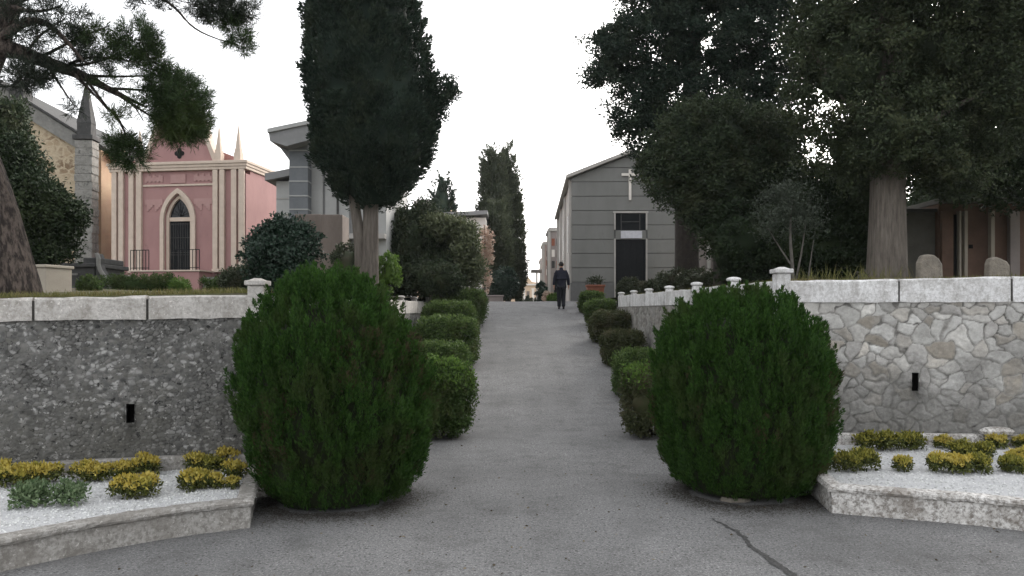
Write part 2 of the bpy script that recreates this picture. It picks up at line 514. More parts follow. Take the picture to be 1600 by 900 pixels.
class Leaves:
    def __init__(self, seed):
        self.rg = np.random.default_rng(seed)
        self.V, self.Q, self.n = [], [], 0

    def put(self, P, D, L, Wd, N=None):
        V, Q = leaf_quads(P, norm(D), L, Wd, self.rg, N)
        self.V.append(V)
        self.Q.append(Q + self.n)
        self.n += len(V)

    def plumes(self, B, A, length, radius, per, L, Wd, spread=.55, tilt=.3):
        """feathery sprays round short axes: B bases, A axis directions"""
        rg = self.rg
        n = len(B)
        length = np.broadcast_to(np.asarray(length, float), (n,))
        radius = np.broadcast_to(np.asarray(radius, float), (n,))
        i = np.repeat(np.arange(n), per)
        t = rg.uniform(0, 1, len(i)) ** .8
        off = rg.normal(size=(len(i), 3))
        off -= (off * A[i]).sum(1, keepdims=True) * A[i]
        off = norm(off) * (rg.uniform(0, 1, (len(i), 1)) ** .6)
        prof = (np.sin(np.clip(t * 1.02, 0, 1) * pi) ** .6 * .75 + .25) * (1 - t ** 3 * .75)
        P = B[i] + A[i] * (t * length[i])[:, None] + off * (radius[i] * prof)[:, None]
        D = A[i] + off * spread + rg.normal(0, .22, (len(i), 3))
        self.put(P, D, L * rg.uniform(.6, 1.25, len(i)), Wd * rg.uniform(.7, 1.3, len(i)), norm(off + A[i] * tilt + rg.normal(0, .35, (len(i), 3))))

    def clumps(self, C, R, per, L, Wd, up=.3, outward=.8, flat=1.0):
        rg = self.rg
        n = len(C)
        R = np.broadcast_to(np.asarray(R, float), (n,))
        i = np.repeat(np.arange(n), per)
        o = norm(rg.normal(size=(len(i), 3)))
        r = rg.uniform(0, 1, (len(i), 1)) ** .5
        o2 = o * r
        o2[:, 2] *= flat
        P = C[i] + o2 * R[i][:, None]
        N = norm(o + np.array([0, 0, .35]) + rg.normal(0, .30, (len(i), 3)))
        D = rg.normal(0, .7, (len(i), 3))
        D -= (D * N).sum(1, keepdims=True) * N
        D += o * outward * .45
        D[:, 2] += up
        self.put(P, D, L * rg.uniform(.6, 1.3, len(i)), Wd * rg.uniform(.7, 1.3, len(i)), N)

    def needles(self, C, A, per, L, Wd):
        rg = self.rg
        i = np.repeat(np.arange(len(C)), per)
        D = A[i] * .8 + norm(rg.normal(size=(len(i), 3)))
        P = C[i] + A[i] * rg.uniform(-.06, .08, (len(i), 1)) + rg.normal(0, .012, (len(i), 3))
        self.put(P, D, L * rg.uniform(.7, 1.2, len(i)), Wd)

    def build(self, name, mat, parent):
        return quads(name, np.concatenate(self.V), np.concatenate(self.Q), mat, parent)


def sph(n, rg):
    return norm(rg.normal(size=(n, 3)))


def blob_points(blobs, n, rg, lo=.55, hi=1.05, rough=.25, seed=0):
    """points in the outer part of lumpy ellipsoids (cx,cy,cz,rx,ry,rz), shared out by size"""
    B = np.array(blobs, float)
    w = (B[:, 3] * B[:, 5] + B[:, 3] * B[:, 4] + B[:, 4] * B[:, 5])
    i = rg.choice(len(B), n, p=w / w.sum())
    o = sph(n, rg)
    r = lo + (hi - lo) * rg.uniform(0, 1, n) ** .6
    r = r * (1 + rough * (fbm(o * 2.3 + i[:, None] * 5.7, 3, seed) - .5) * 2)
    return B[i, :3] + o * B[i, 3:] * r[:, None], o


def core_mesh(name, blobs, scale, mat, parent, seed=0):
    """twiggy lumps inside a crown"""
    Vs, Qs, n0 = [], [], 0
    nu, nv = 22, 14
    for b, (cx, cy, cz, rx, ry, rz) in enumerate(blobs):
        u, v = np.meshgrid(np.arange(nu) / nu * 2 * pi, np.linspace(.02, pi - .02, nv))
        o = np.stack([np.cos(u) * np.sin(v), np.sin(u) * np.sin(v), np.cos(v)], -1).reshape(-1, 3)
        k = scale * (1 + .35 * (fbm(o * 2.6 + b * 3.3, 3, seed) - .5) * 2)
        Vs.append(np.array([cx, cy, cz]) + o * np.array([rx, ry, rz]) * k[:, None])
        q = [(a * nu + c, a * nu + (c + 1) % nu, (a + 1) * nu + (c + 1) % nu, (a + 1) * nu + c) for a in range(nv - 1) for c in range(nu)]
        Qs.append(np.array(q) + n0)
        n0 += nu * nv
    return np.concatenate(Vs), np.concatenate(Qs)


def crown_build(name, lv, mat, parent, core=None):
    V, Q = np.concatenate(lv.V), np.concatenate(lv.Q)
    if core:
        cv, cq = core
        Q = np.concatenate([Q, cq[:, ::-1] + len(V)])
        V = np.concatenate([V, cv])
    return quads(name, V, Q, mat, parent)


# ------------------------------------------------------------------ ground
def path_z(Y):
    Y = np.asarray(Y, float)
    z = np.where(Y < 11, 0, np.where(Y < 15, .14 / 8 * (Y - 11) ** 2, .28 + .14 * (Y - 15)))
    return np.where(Y > 27, np.where(Y < 31, 1.96 + .14 * (Y - 27) - .14 / 8 * (Y - 27) ** 2, 2.24), z)


REAR_L = [(-2.55, 7.95), (-3.6, 7.75), (-4.9, 7.35), (-6.5, 6.6), (-8.2, 5.4)]
FRONT_L = [(-2.14, 6.27), (-2.5, 6.09), (-2.8, 5.88), (-3.06, 5.65), (-3.3, 5.40), (-3.50, 5.15), (-3.75, 4.7), (-4.05, 4.0), (-4.3, 2.8)]
REAR_R = [(3.1, 9.2), (4.3, 9.27), (6.1, 9.15), (8.0, 8.6), (10.2, 7.5)]
FRONT_R = [(2.80, 6.74), (3.10, 6.62), (3.50, 6.48), (3.82, 6.35), (4.14, 6.17), (4.55, 5.85), (5.2, 5.1), (5.7, 4.2)]
WXL, WXR = -2.55, 3.1


def terr_l(X, Y):
    e = 1.97 + .0155 * np.clip(Y - 8, 0, 17)
    e = e - .028 * np.clip(WXL - X, 0, 5) * np.clip(1 - (Y - 8) / 4, 0, 1)
    return e + .03 * np.clip(WXL - X, 0, 10) * np.clip((Y - 8) / 8, 0, 1)


def terr_r(X, Y):
    e = 2.10 + .008 * np.clip(Y - 9, 0, 18)
    return e + .045 * np.clip(X - WXR, 0, 6) * np.clip((Y - 9) / 4, .1, 1)


def grid_obj(name, X, Y, Z, mat, parent=None, smooth=True):
    a, b = X.shape
    V = np.stack([X, Y, Z], -1).reshape(-1, 3)
    i, j = np.meshgrid(np.arange(a - 1), np.arange(b - 1), indexing='ij')
    Q = np.stack([i * b + j, (i + 1) * b + j, (i + 1) * b + j + 1, i * b + j + 1], -1).reshape(-1, 4)
    return quads(name, V, Q, mat, parent, smooth)


def setting():
    X, Y = np.meshgrid(np.linspace(-400, 400, 9), np.linspace(-200, 600, 9), indexing='ij')
    tag(grid_obj('ground', X, Y, X * 0 - .06, 'field'), kind='structure')
    X, Y = np.meshgrid(np.linspace(-30, 30, 61), np.linspace(-15, 8, 24), indexing='ij')
    tag(grid_obj('road', X, Y, X * 0, 'asphalt'), kind='structure')
    X, Y = np.meshgrid(np.linspace(WXL - .05, WXR + .05, 30), np.r_[np.linspace(8, 32, 97), np.linspace(33, 130, 30)], indexing='ij')
    Z = path_z(Y) + .02 * (fbm(np.stack([X * .5, Y * .3, X * 0], -1).reshape(-1, 3), 2, 4).reshape(X.shape) - .5) * np.clip(Y - 8, 0, 1)
    tag(grid_obj('path', X, Y, Z, 'asphalt'), kind='structure')
    # earth strips beside the ramp
    for x0, x1, s in ((WXL, -1.30, 1), (2.42, WXR, 2)):
        t, Y = np.meshgrid(np.linspace(0, 1, 8), np.linspace(9.5, 29, 120), indexing='ij')
        wob = .22 * (fbm(np.stack([Y * 0 + s, Y * 1.3, Y * 0], -1).reshape(-1, 3), 3, 9 + s).reshape(Y.shape) - .5)
        X = x0 + (x1 - x0) * t + wob * (t if s == 1 else 1 - t)
        tag(grid_obj('verge', X, Y, path_z(Y) + .018 + .025 * np.sin(pi * t), 'earth'), kind='structure')
    # terraces behind the retaining walls
    for side in (-1, 1):
        cur = np.array(REAR_L if side < 0 else REAR_R)
        if side < 0:
            xs = np.r_[WXL, np.linspace(-2.8, -14, 40), np.linspace(-15, -70, 25)]
            yf = np.interp(-xs, -cur[:, 0], cur[:, 1])
            yf[xs < -8.2] = 5.4
        else:
            xs = np.r_[WXR, np.linspace(3.3, 16, 40), np.linspace(17, 70, 25)]
            yf = np.interp(xs, cur[:, 0], cur[:, 1])
        tt = np.r_[0, 0, np.linspace(.012, 1, 80) ** 1.6]
        X = np.repeat(xs[:, None], len(tt), 1)
        Y = yf[:, None] + .09 + tt[None, :] * (130 - yf[:, None])
        Z = (terr_l if side < 0 else terr_r)(X, Y)
        Z += .10 * (fbm(np.stack([X * .7, Y * .7, X * 0], -1).reshape(-1, 3), 3, 3).reshape(X.shape) - .5) * np.clip(tt * 40, .15, 1)
        Z[:, 0] -= .6
        tag(grid_obj('terrace', X, Y, Z, 'earth'), kind='structure')
    # a long crack in the asphalt
    rg = np.random.default_rng(5)
    pts = [W(1118, 812, 0), W(1270, 900, 0)]
    a = np.array([1.72, 6.55])
    b = np.array([2.02, 4.75])
    n = 46
    P = a + (b - a) * np.linspace(0, 1, n)[:, None]
    P[:, 0] += np.cumsum(rg.normal(0, .010, n)) + .02 * np.sin(np.linspace(0, 9, n))
    w = .008 + .020 * np.linspace(0, 1, n) ** .7 + rg.uniform(-.008, .012, n)
    V = np.concatenate([np.c_[P[:, 0] - w, P[:, 1], np.full(n, .004)], np.c_[P[:, 0] + w * rg.uniform(.6, 1.4, n), P[:, 1], np.full(n, .004)]])
    Q = [(i, n + i, n + i + 1, i + 1) for i in range(n - 1)]
    tag(quads('road_crack', V, Q, 'crack'), kind='structure')


setting()


# ------------------------------------------------------------------ retaining walls
def rubble(name, curve, zb, zt, cell, depth, step, mat, parent, seed, palette, buried=0.0, holes=(), jw=.2, drop=0.0):
    """a stretch of rubble masonry: every stone stands proud of its joint. curve: (x,y) points, face to the right of travel.
    zb, zt functions of arc length"""
    rg = np.random.default_rng(seed)
    C, length = smooth_curve(curve, 400)
    d = np.linspace(0, length, 400)
    nu = int(length / step) + 1
    H = max(float(np.max(zt(d) - zb(d))), .3)
    nv = int(H / step) + 1
    u, v = np.meshgrid(np.linspace(0, length, nu), np.linspace(0, 1, nv), indexing='ij')
    z = zb(u) + v * (zt(u) - zb(u))
    ui, zi = u.ravel(), z.ravel()
    # jittered seeds
    cu = np.arange(-1, length / cell + 2)
    cz = np.arange(-1, float(np.max(zt(d))) / (cell * .72) + 2)
    A, Bz = np.meshgrid(cu, cz, indexing='ij')
    A = A + (np.arange(len(cz)) % 2)[None, :] * .5
    S = np.stack([(A + rg.uniform(-.47, .47, A.shape)) * cell, (Bz + rg.uniform(-.45, .45, A.shape)) * cell * .72], -1).reshape(-1, 2)
    S = S[rg.uniform(0, 1, len(S)) > drop]
    nz = np.stack([ui, zi, ui * 0], 1)
    wu = ui + (fbm(nz * 5, 3, seed) - .5) * cell * 1.3
    wz = zi + (fbm(nz * 5 + 9, 3, seed + 5) - .5) * cell * 1.3
    d1 = np.full(len(ui), 9.)
    d2 = np.full(len(ui), 9.)
    idx = np.zeros(len(ui), int)
    for i0 in range(0, len(ui), 4000):
        sl = slice(i0, i0 + 4000)
        near = np.where((S[:, 0] > wu[sl].min() - 4 * cell) & (S[:, 0] < wu[sl].max() + 4 * cell))[0]
        D = np.hypot(wu[sl][:, None] - S[near, 0], (wz[sl][:, None] - S[near, 1]) * 1.3)
        o = np.argpartition(D, 1, axis=1)[:, :2]
        dd = np.take_along_axis(D, o, 1)
        sw = dd[:, 0] > dd[:, 1]
        o[sw] = o[sw][:, ::-1]
        dd.sort(axis=1)
        d1[sl], d2[sl], idx[sl] = dd[:, 0], dd[:, 1], near[o[:, 0]]
    edge = (d2 - d1) / cell
    k = np.clip(edge / jw, 0, 1)
    k = k * k * (3 - 2 * k)
    per = rg.uniform(.55, 1, len(S))
    h = depth * k * per[idx] * (1 - buried * fbm(nz * 1.1 + 3, 3, seed + 2))
    h = h + depth * .5 * (fbm(nz * 9, 3, seed + 1) - .5) + depth * .5 * (fbm(nz * 26, 2, seed + 8) - .5)
    cx, cy = np.interp(ui, d, C[:, 0]), np.interp(ui, d, C[:, 1])
    T = norm(np.gradient(C, axis=0))
    nx, ny = np.interp(ui, d, T[:, 1]), np.interp(ui, d, -T[:, 0])
    V = np.stack([cx + nx * h, cy + ny * h, zi], 1)
    i, j = np.meshgrid(np.arange(nu - 1), np.arange(nv - 1), indexing='ij')
    Q = np.stack([i * nv + j, (i + 1) * nv + j, (i + 1) * nv + j + 1, i * nv + j + 1], -1).reshape(-1, 4)
    if holes:
        mu, mz = u[:-1, :-1].ravel(), z[:-1, :-1].ravel()
        keep = np.ones(len(Q), bool)
        for hu, hz, hw, hh in holes:
            keep &= ~((abs(mu - hu) < hw / 2) & (abs(mz - hz) < hh / 2))
        Q = Q[keep]
    o = quads(name, V, Q, mat, parent, True)
    pal = np.array(palette)
    pc = pal[rg.integers(0, len(pal), len(S))] * rg.uniform(.75, 1.2, (len(S), 1))
    at = o.data.attributes.new('stone', 'FLOAT_COLOR', 'POINT')
    at.data.foreach_set('color', np.c_[pc[idx], np.ones(len(idx))].astype(np.float32).ravel())
    drip = np.zeros(len(ui))
    for hu_, hz_, hw_, hh_ in holes:
        fall = np.clip(1 - (hz_ - zi) / .42, 0, 1) * (zi < hz_)
        drip = np.maximum(drip, np.exp(-((ui - hu_) / (.05 + .05 * fbm(nz * 6, 2, 3))) ** 2) * fall * (.6 + .8 * fbm(nz * 9, 2, 5)))
    ad = o.data.attributes.new('drip', 'FLOAT', 'POINT')
    ad.data.foreach_set('value', drip.astype(np.float32))
    aj = o.data.attributes.new('joint', 'FLOAT', 'POINT')
    aj.data.foreach_set('value', np.clip(1 - k + buried * .7 * np.clip(fbm(nz * 2.5, 3, seed + 4) * 2.4 - .7, 0, 1), 0, 1).astype(np.float32))
    return o


def wall_normal(C, i):
    T = norm(np.gradient(C, axis=0))[i]
    return np.array([T[1], -T[0]]), T


def build_wall(side):
    L = side < 0
    rear = REAR_L if L else REAR_R
    wx = WXL if L else WXR
    label = ('dark grey rubble retaining wall with whitewashed parapet left of the ramp' if L else
             'pale rubble retaining wall with whitewashed parapet and posts right of the ramp')
    w = empty('retaining_wall', (0, 0, 0), label, 'retaining wall')
    mat = 'white_l' if L else 'white_r'
    st = 'stone_l' if L else 'stone_r'
    pal = [(.18, .178, .17), (.22, .215, .20), (.13, .13, .125), (.24, .23, .215), (.11, .11, .106), (.17, .165, .15), (.50, .49, .47), (.46, .455, .44)] if L else \
        [(.68, .66, .62), (.62, .60, .57), (.72, .71, .68), (.56, .55, .52), (.66, .62, .56), (.64, .63, .60), (.42, .38, .32)]
    y0 = rear[0][1]
    ytop = 22.6
    # heights along the front face (outward from the ramp corner) and along the ramp
    if L:
        fb = lambda d: 1.72 - .012 * d
        ft = lambda d: 1.95 - .022 * d
        rb = lambda y: 1.72 + .004 * (y - y0)
        rt = lambda y: 1.95 + .010 * (y - y0)
    else:
        fb = lambda d: 1.90 + 0 * d
        ft = lambda d: 2.135 + .02 * d
        rb = lambda y: 1.90 + .004 * (y - y0)
        rt = lambda y: 2.135 + .009 * (y - y0)
    # front face: travel so that the face looks towards the road
    cur = rear[::-1] if L else rear
    C, length = smooth_curve(cur, 300)
    if L:
        hole = [(0, 0, 0, 0)]
    holes = []
    i = int(np.argmin(np.abs(C[:, 0] / C[:, 1] - ((202 - CX) / F if L else (1430 - CX) / F))))
    hu = length * i / 299
    hz = EYE + (HY - (647 if L else 597)) / F * C[i, 1]
    holes.append((hu, hz, .075 if L else .085, .19 if L else .22))
    if L:
        zt = lambda u: fb(length - u)
        rubble('stone_face', cur, lambda u: 0 * u + .0, zt, .046, .011, .0095, st, w, 3, pal, .8, holes, .38, .15)
    else:
        rubble('stone_face', cur, lambda u: 0 * u + .0, lambda u: fb(u), .165, .032, .013, st, w, 8, pal, .8, holes, .18, .3)
    n, T = wall_normal(C, i)
    hx = MB()
    c = C[i]
    def fr(a, b, z): return (c[0] + T[0] * a - n[0] * b, c[1] + T[1] * a - n[1] * b, z)
    q = .05
    hx.add([fr(s * q, b, z) for z in (hz - .12, hz + .12) for s, b in ((-1, -.01), (1, -.01), (1, .25), (-1, .25))],
           [(3, 2, 6, 7), (0, 4, 7, 3), (2, 6, 5, 1), (0, 3, 2, 1), (4, 5, 6, 7)])
    hx.build('drain_slot', 'slot', w)
    # side face along the ramp
    if L:
        rubble('stone_face', [(wx, y0), (wx, 30)], lambda u: path_z(y0 + u) - .05, lambda u: np.maximum(np.where(u < 22.6 - y0, rb(y0 + u), 2.2 + .003 * u), path_z(y0 + u) + .02), .2, .03, .035, st, w, 13, pal, .75)
    else:
        rubble('stone_face', [(wx, 30), (wx, y0)], lambda u: path_z(30 - u) - .05, lambda u: np.maximum(np.where(u > 30 - 22.6, rb(30 - u), 2.14), path_z(30 - u) + .02), .28, .035, .035, st, w, 14, [(.30, .28, .25), (.24, .22, .20), (.34, .33, .30)], .5)
    # parapet on the front: panels with open joints between
    th = .17
    seg = 2.35
    d = np.linspace(0, length, 300)
    if L:
        splits = [x for x in (length - 5.9, length - 3.98, length - 1.75) if x > 0]
        joints_px = (52, 231)
    else:
        joints_px = (1402, 1579)
    js = []
    for px in joints_px:
        k = int(np.argmin(np.abs(C[:, 0] / C[:, 1] - (px - CX) / F)))
        js.append(length * k / 299)
    ends = sorted([0.0] + js + [length] + [x for x in ((min(js) - 2.2) if L else (max(js) + 2.2),) if 0 < x < length])
    rg = np.random.default_rng(40 + side)
    for a, b in zip(ends[:-1], ends[1:]):
        nn = max(6, int((b - a) / .12))
        ds = np.linspace(a + .012, b - .012, nn)
        mb = MB()
        vs = []
        for x in ds:
            px_, py_ = np.interp(x, d, C[:, 0]), np.interp(x, d, C[:, 1])
            k = min(299, int(x / length * 299))
            nrm, _ = wall_normal(C, k)
            dd = length - x if L else x
            jz = rg.normal(0, .004, 6)
            o = .035
            for kk, (off, z) in enumerate(((o, fb(dd) - .012), (o, ft(dd) - .02), (o - .02, ft(dd)), (-th + .02, ft(dd)), (-th, ft(dd) - .02), (-th, fb(dd) - .012))):
                vs.append((px_ + nrm[0] * (off + jz[kk]), py_ + nrm[1] * (off + jz[kk]), z + jz[(kk + 2) % 6]))
        fs = [(q * 6 + e, q * 6 + (e + 1) % 6, (q + 1) * 6 + (e + 1) % 6, (q + 1) * 6 + e) for q in range(nn - 1) for e in range(6)]
        fs = [f[::-1] for f in fs] + [tuple(range(6)), tuple(range(nn * 6 - 1, nn * 6 - 7, -1))]
        mb.add(vs, fs)
        mb.build('parapet', mat, w)
    for x in js:
        k = int(x / length * 299)
        c = C[k]
        n, T = wall_normal(C, k)
        dd = length - x if L else x
        mb = MB()
        z0, z1 = fb(dd), ft(dd) - .03
        def fr(a, b, z): return (c[0] + T[0] * a + n[0] * b, c[1] + T[1] * a + n[1] * b, z)
        mb.add([fr(s * .014, b, z) for z in (z0, z1) for s, b in ((-1, .028), (1, .028), (1, -th + .02), (-1, -th + .02))],
               [(0, 1, 5, 4), (1, 2, 6, 5), (2, 3, 7, 6), (3, 0, 4, 7), (4, 5, 6, 7), (3, 2, 1, 0)])
        mb.build('joint', 'joint', w)
    # parapet along the ramp, with capped posts
    ys = [y0 - .05 + (2.5 if L else 2.24) * k for k in range(6 if L else 7)]
    if L: ys = [7.93, 10.4, 13.0, 15.5, 18.1, 20.6]
    else: ys = [9.05, 11.0, 13.2, 15.5, 17.8, 20.0, 22.3]
    ex = (.035 if L else -.035)
    for a, b in zip(ys, ys[1:] + ([22.6] if L else [])):
        mb = MB()
        yy = np.linspace(a + .10, b - .10 if b != 22.6 else b, 10)
        vs = []
        for y in yy:
            j = rg.normal(0, .005, 2)
            x0, x1 = sorted((wx + ex, wx - ex * 4.5))
            vs += [(x0, y, rb(y) - .01), (x1, y, rb(y) - .01), (x1, y, rt(y) + j[0]), (x0, y, rt(y) + j[1])]
        fs = [(q * 4 + e, q * 4 + (e + 1) % 4, (q + 1) * 4 + (e + 1) % 4, (q + 1) * 4 + e) for q in range(9) for e in range(4)]
        fs = [f[::-1] for f in fs] + [(0, 1, 2, 3), (39, 38, 37, 36)]
        mb.add(vs, fs).build('parapet', mat, w, .008)
    for k, y in enumerate(ys):
        big = k == 0
        r = .082 if big else .07
        z0, z1 = (1.3 if big else float(rb(y)) - .02), float(rt(y)) + (.09 if big else .055)
        xc = wx - (.075 if L else -.075)
        p = MB().box(xc - r, xc + r, y - r, y + r, z0, z1).build('post', mat, w, .012)
        c = MB()
        if big:
            c.box(xc - r - .025, xc + r + .025, y - r - .025, y + r + .025, z1, z1 + .05)
            c.add([(xc - r, y - r, z1 + .05), (xc + r, y - r, z1 + .05), (xc + r, y + r, z1 + .05), (xc - r, y + r, z1 + .05),
                   (xc - .03, y - .03, z1 + .075), (xc + .03, y - .03, z1 + .075), (xc + .03, y + .03, z1 + .075), (xc - .03, y + .03, z1 + .075)],
                  [(0, 1, 5, 4), (1, 2, 6, 5), (2, 3, 7, 6), (3, 0, 4, 7), (4, 5, 6, 7)])
            c.build('post_cap', mat, p, .01)
        else:
            c.lathe([(.05, z1 - .002), (.095, z1 + .010), (.108, z1 + .032), (.095, z1 + .052), (.05, z1 + .066), (.01, z1 + .07)], xc, y, 14)
            c.build('post_cap', mat, p, 0, True)
    return w


build_wall(-1)
build_wall(1)


# ------------------------------------------------------------------ flower beds
def build_bed(side):
    L = side < 0
    rear, front = (REAR_L, FRONT_L) if L else (REAR_R, FRONT_R)
    bed = empty('flower_bed', (0, 0, 0), 'low white-edged flower bed left of the ramp, with grey weathered kerb' if L else
                'low flower bed right of the ramp, with flaking white kerb', 'flower bed')
    Fc, _ = smooth_curve(front, 70)
    end0 = np.array(rear[0]) + ((-.02, -.1) if L else (.0, -.1))
    path = [tuple(end0 + (Fc[0] - end0) * t) for t in np.linspace(0, .97, 14)] + [tuple(p) for p in Fc]
    if L:
        path = path[::-1]
    prof = [(0, -.03), (.0, .05), (.002, .185), (.026, .195), (.034, .215), (.030, .235), (.012, .25), (-.09, .252), (-.11, .24), (-.112, .12), (-.11, -.03)]
    if L: prof = [(o, z * .94) for o, z in prof]
    path = np.array(path)
    # face to the right of travel = outside of the bed
    mb = sweep(MB(), path, [(-o if False else o, z) for o, z in prof] if not L else prof, .0035, 3)
    if not L:
        mb = sweep(MB(), path[::-1], [(-o, z) for o, z in prof], .0035, 3)
    k = mb.build('kerb', 'kerb' if L else 'kerb_r', bed)
    Rc, _ = smooth_curve(rear, 60)
    off = .06
    T = norm(np.gradient(Rc, axis=0))
    N = np.stack([T[:, 1], -T[:, 0]], 1) * (-1 if L else 1)
    Rk = Rc + N * .10
    rp = [(-.055, .1), (-.055, .31), (-.04, .325), (.04, .325), (.055, .31), (.055, .1)]
    sweep(MB(), Rk, rp, .003, 5).build('rear_kerb', 'kerb' if L else 'kerb_r', bed)
    # gravel
    n = 120
    Fi, _ = smooth_curve(front, n)
    Ri, _ = smooth_curve(rear, n)
    t = np.linspace(0, 1, 60)
    X = Fi[:, None, 0] * (1 - t) + Ri[:, None, 0] * t
    Y = Fi[:, None, 1] * (1 - t) + Ri[:, None, 1] * t
    c = np.stack([X * 9, Y * 9, X * 0], -1).reshape(-1, 3)
    Z = .195 + .03 * (fbm(c * .25, 2, 6).reshape(X.shape) - .5) + .014 * (fbm(c * 2, 2, 7).reshape(X.shape) - .5)
    s = .05
    g = grid_obj('white_gravel', X, Y, Z, 'gravel')
    tag(g, kind='stuff')
    rg = np.random.default_rng(60 + side)
    m = 9000
    a, b = rg.uniform(.0, .8, m), rg.uniform(.05, .96, m)
    ai, bi = (a * (n - 1)).astype(int), (b * 59).astype(int)
    P = np.stack([X[ai, bi], Y[ai, bi], Z[ai, bi]], 1) + rg.normal(0, .012, (m, 3)) * (1, 1, .1)
    octv = np.array([(1, 0, 0), (-1, 0, 0), (0, 1, 0), (0, -1, 0), (0, 0, .7), (0, 0, -.7)], float)
    octf = np.array([(0, 2, 4), (2, 1, 4), (1, 3, 4), (3, 0, 4), (2, 0, 5), (1, 2, 5), (3, 1, 5), (0, 3, 5)])
    sz = rg.uniform(.006, .015, (m, 1, 1))
    V = P[:, None] + (octv[None] * rg.uniform(.6, 1.3, (m, 6, 1))) * sz
    Q = octf[None] + np.arange(m)[:, None, None] * 6
    quads('pebbles', V.reshape(-1, 3), Q.reshape(-1, 3), 'pebble', g)
    return Fi, Ri


build_bed(-1)
build_bed(1)


def bedding_mesh(seed, tips, base):
    rg = np.random.default_rng(seed)
    lv = Leaves(seed)
    C = []
    for _ in range(16):
        a, r = rg.uniform(0, 2 * pi), rg.uniform(0, .8) ** .6
        C.append((.15 * r * cos(a), .15 * r * sin(a), .07 + .055 * (1 - r) + rg.uniform(0, .04)))
    C = np.array(C)
    lv.clumps(C * (1, 1, .75), .055, 38, .045, .020, .2, 1)
    tp = Leaves(seed + 50)
    tp.clumps(C + (0, 0, .022), .052, 34, .036, .020, .9, .7, .7)
    return lv, tp


def bedding():
    protos = {}
    def proto(kind, seed):
        if (kind, seed) not in protos:
            o = empty('bedding_plant')
            lv, tp = bedding_mesh(seed, 0, 0)
            lv.build('foliage', 'flower_w' if kind == 'w' else 'flower_g', o)
            tp.build('leaf_tips', {'y': 'flower_y', 'g': 'flower_gy', 'w': 'flower_w'}[kind], o)
            protos[(kind, seed)] = o
            return o
        p = protos[(kind, seed)]
        c = p.copy()
        COL.objects.link(c)
        for ch in p.children:
            k = ch.copy()
            COL.objects.link(k)
            k.parent = c
        return c
    GL = 'bedding plants in the left gravel bed'
    GR = 'bedding plants in the right gravel bed'
    spec = [
        # px, py of the base, scale, kind, label, group
        (12, 757, 1.15, 'y', 'yellow bedding plant at the back of the left bed, cut by the photo edge', GL),
        (42, 757, 1.0, 'y', 'yellow bedding plant at the back of the left bed, second from the photo edge', GL),
        (72, 755, 1.0, 'y', 'yellow bedding plant directly behind the two pale green plants in the left bed', GL),
        (47, 790, 1.15, 'w', 'whitish green bedding plant, larger of the two pale ones in the left bed', GL),
        (106, 788, 1.05, 'w', 'grey-green bedding plant beside the whitish one at the front of the left bed', GL),
        (133, 750, .95, 'y', 'yellow bedding plant by the back kerb, left end of the middle row of three', GL),
        (157, 750, .85, 'y', 'small yellow bedding plant touching its left neighbour by the back kerb of the left bed', GL),
        (190, 745, .9, 'y', 'orange-yellow bedding plant behind the single front plant of the left bed', GL),
        (226, 741, 1.05, 'y', 'tall yellow bedding plant by the back kerb, right end of the middle row', GL),
        (193, 776, .95, 'y', 'left half of the bright yellow pair standing alone in front of the left bed', GL),
        (224, 775, 1.05, 'y', 'right half of the bright yellow pair standing alone in front of the left bed', GL),
        (303, 733, .95, 'y', 'yellow bedding plant by the back kerb, left one near the left conifer', GL),
        (330, 735, .8, 'g', 'green-yellow bedding plant between the two rows close to the left conifer', GL),
        (352, 729, 1.0, 'y', 'yellow bedding plant against the back kerb, right beside the left conifer', GL),
        (302, 765, 1.0, 'y', 'green-edged yellow plant at the front of the group near the left conifer', GL),
        (327, 763, .85, 'y', 'bright yellow plant filling the front of the group near the left conifer', GL),
        (361, 763, .6, 'y', 'tiny yellow plant alone beside the left conifer at the bed corner', GL),
        (364, 748, .9, 'y', 'yellow bedding plant half hidden behind the left conifer', GL),
        (1318, 735, 1.05, 'g', 'green bedding plant half hidden behind the right conifer', GR),
        (1350, 733, 1.15, 'g', 'wide green bedding plant just clear of the right conifer, front row', GR),
        (1357, 702, 1.1, 'g', 'green bedding plant by the back kerb, left end of the long green row', GR),
        (1388, 704, 1.15, 'g', 'green bedding plant in the middle of the long row by the right back kerb', GR),
        (1424, 702, 1.1, 'g', 'green bedding plant at the right end of the long green row', GR),
        (1412, 735, .85, 'y', 'small yellow-green plant alone at the front of the right bed', GR),
        (1474, 700, .8, 'y', 'small bright yellow plant by the back kerb of the right bed', GR),
        (1468, 737, 1.0, 'y', 'yellow plant at the left front of the big ring-shaped group', GR),
        (1497, 738, 1.0, 'y', 'yellow-green plant at the middle front of the big ring-shaped group', GR),
        (1530, 737, 1.05, 'g', 'green plant at the right front of the big ring-shaped group', GR),
        (1504, 715, 1.0, 'g', 'dark green plant at the back of the big ring-shaped group', GR),
        (1540, 716, .95, 'g', 'green plant at the right back of the big ring-shaped group', GR),
        (1557, 700, .9, 'y', 'tall yellow plant under the pale stone by the right back kerb', GR),
        (1583, 738, .95, 'g', 'green bedding plant at the front of the right bed near the photo edge', GR),
        (1598, 732, 1.05, 'y', 'yellow plant of the right bed cut by the photo edge', GR),
        (1600, 700, .8, 'y', 'yellow plant at the very back of the right bed, cut by the photo edge', GR),
    ]
    for i, (px, py, s, kind, label, g) in enumerate(spec):
        o = proto(kind, 100 + i % 4)
        Y = (EYE - .2) * F / (py - HY)
        o.location = ((px - CX) / F * Y, Y, .19)
        o.rotation_euler.z = i * 1.7
        o.scale = (s * .86, s * .86, s * .98)
        tag(o, label, 'plant', g)


bedding()

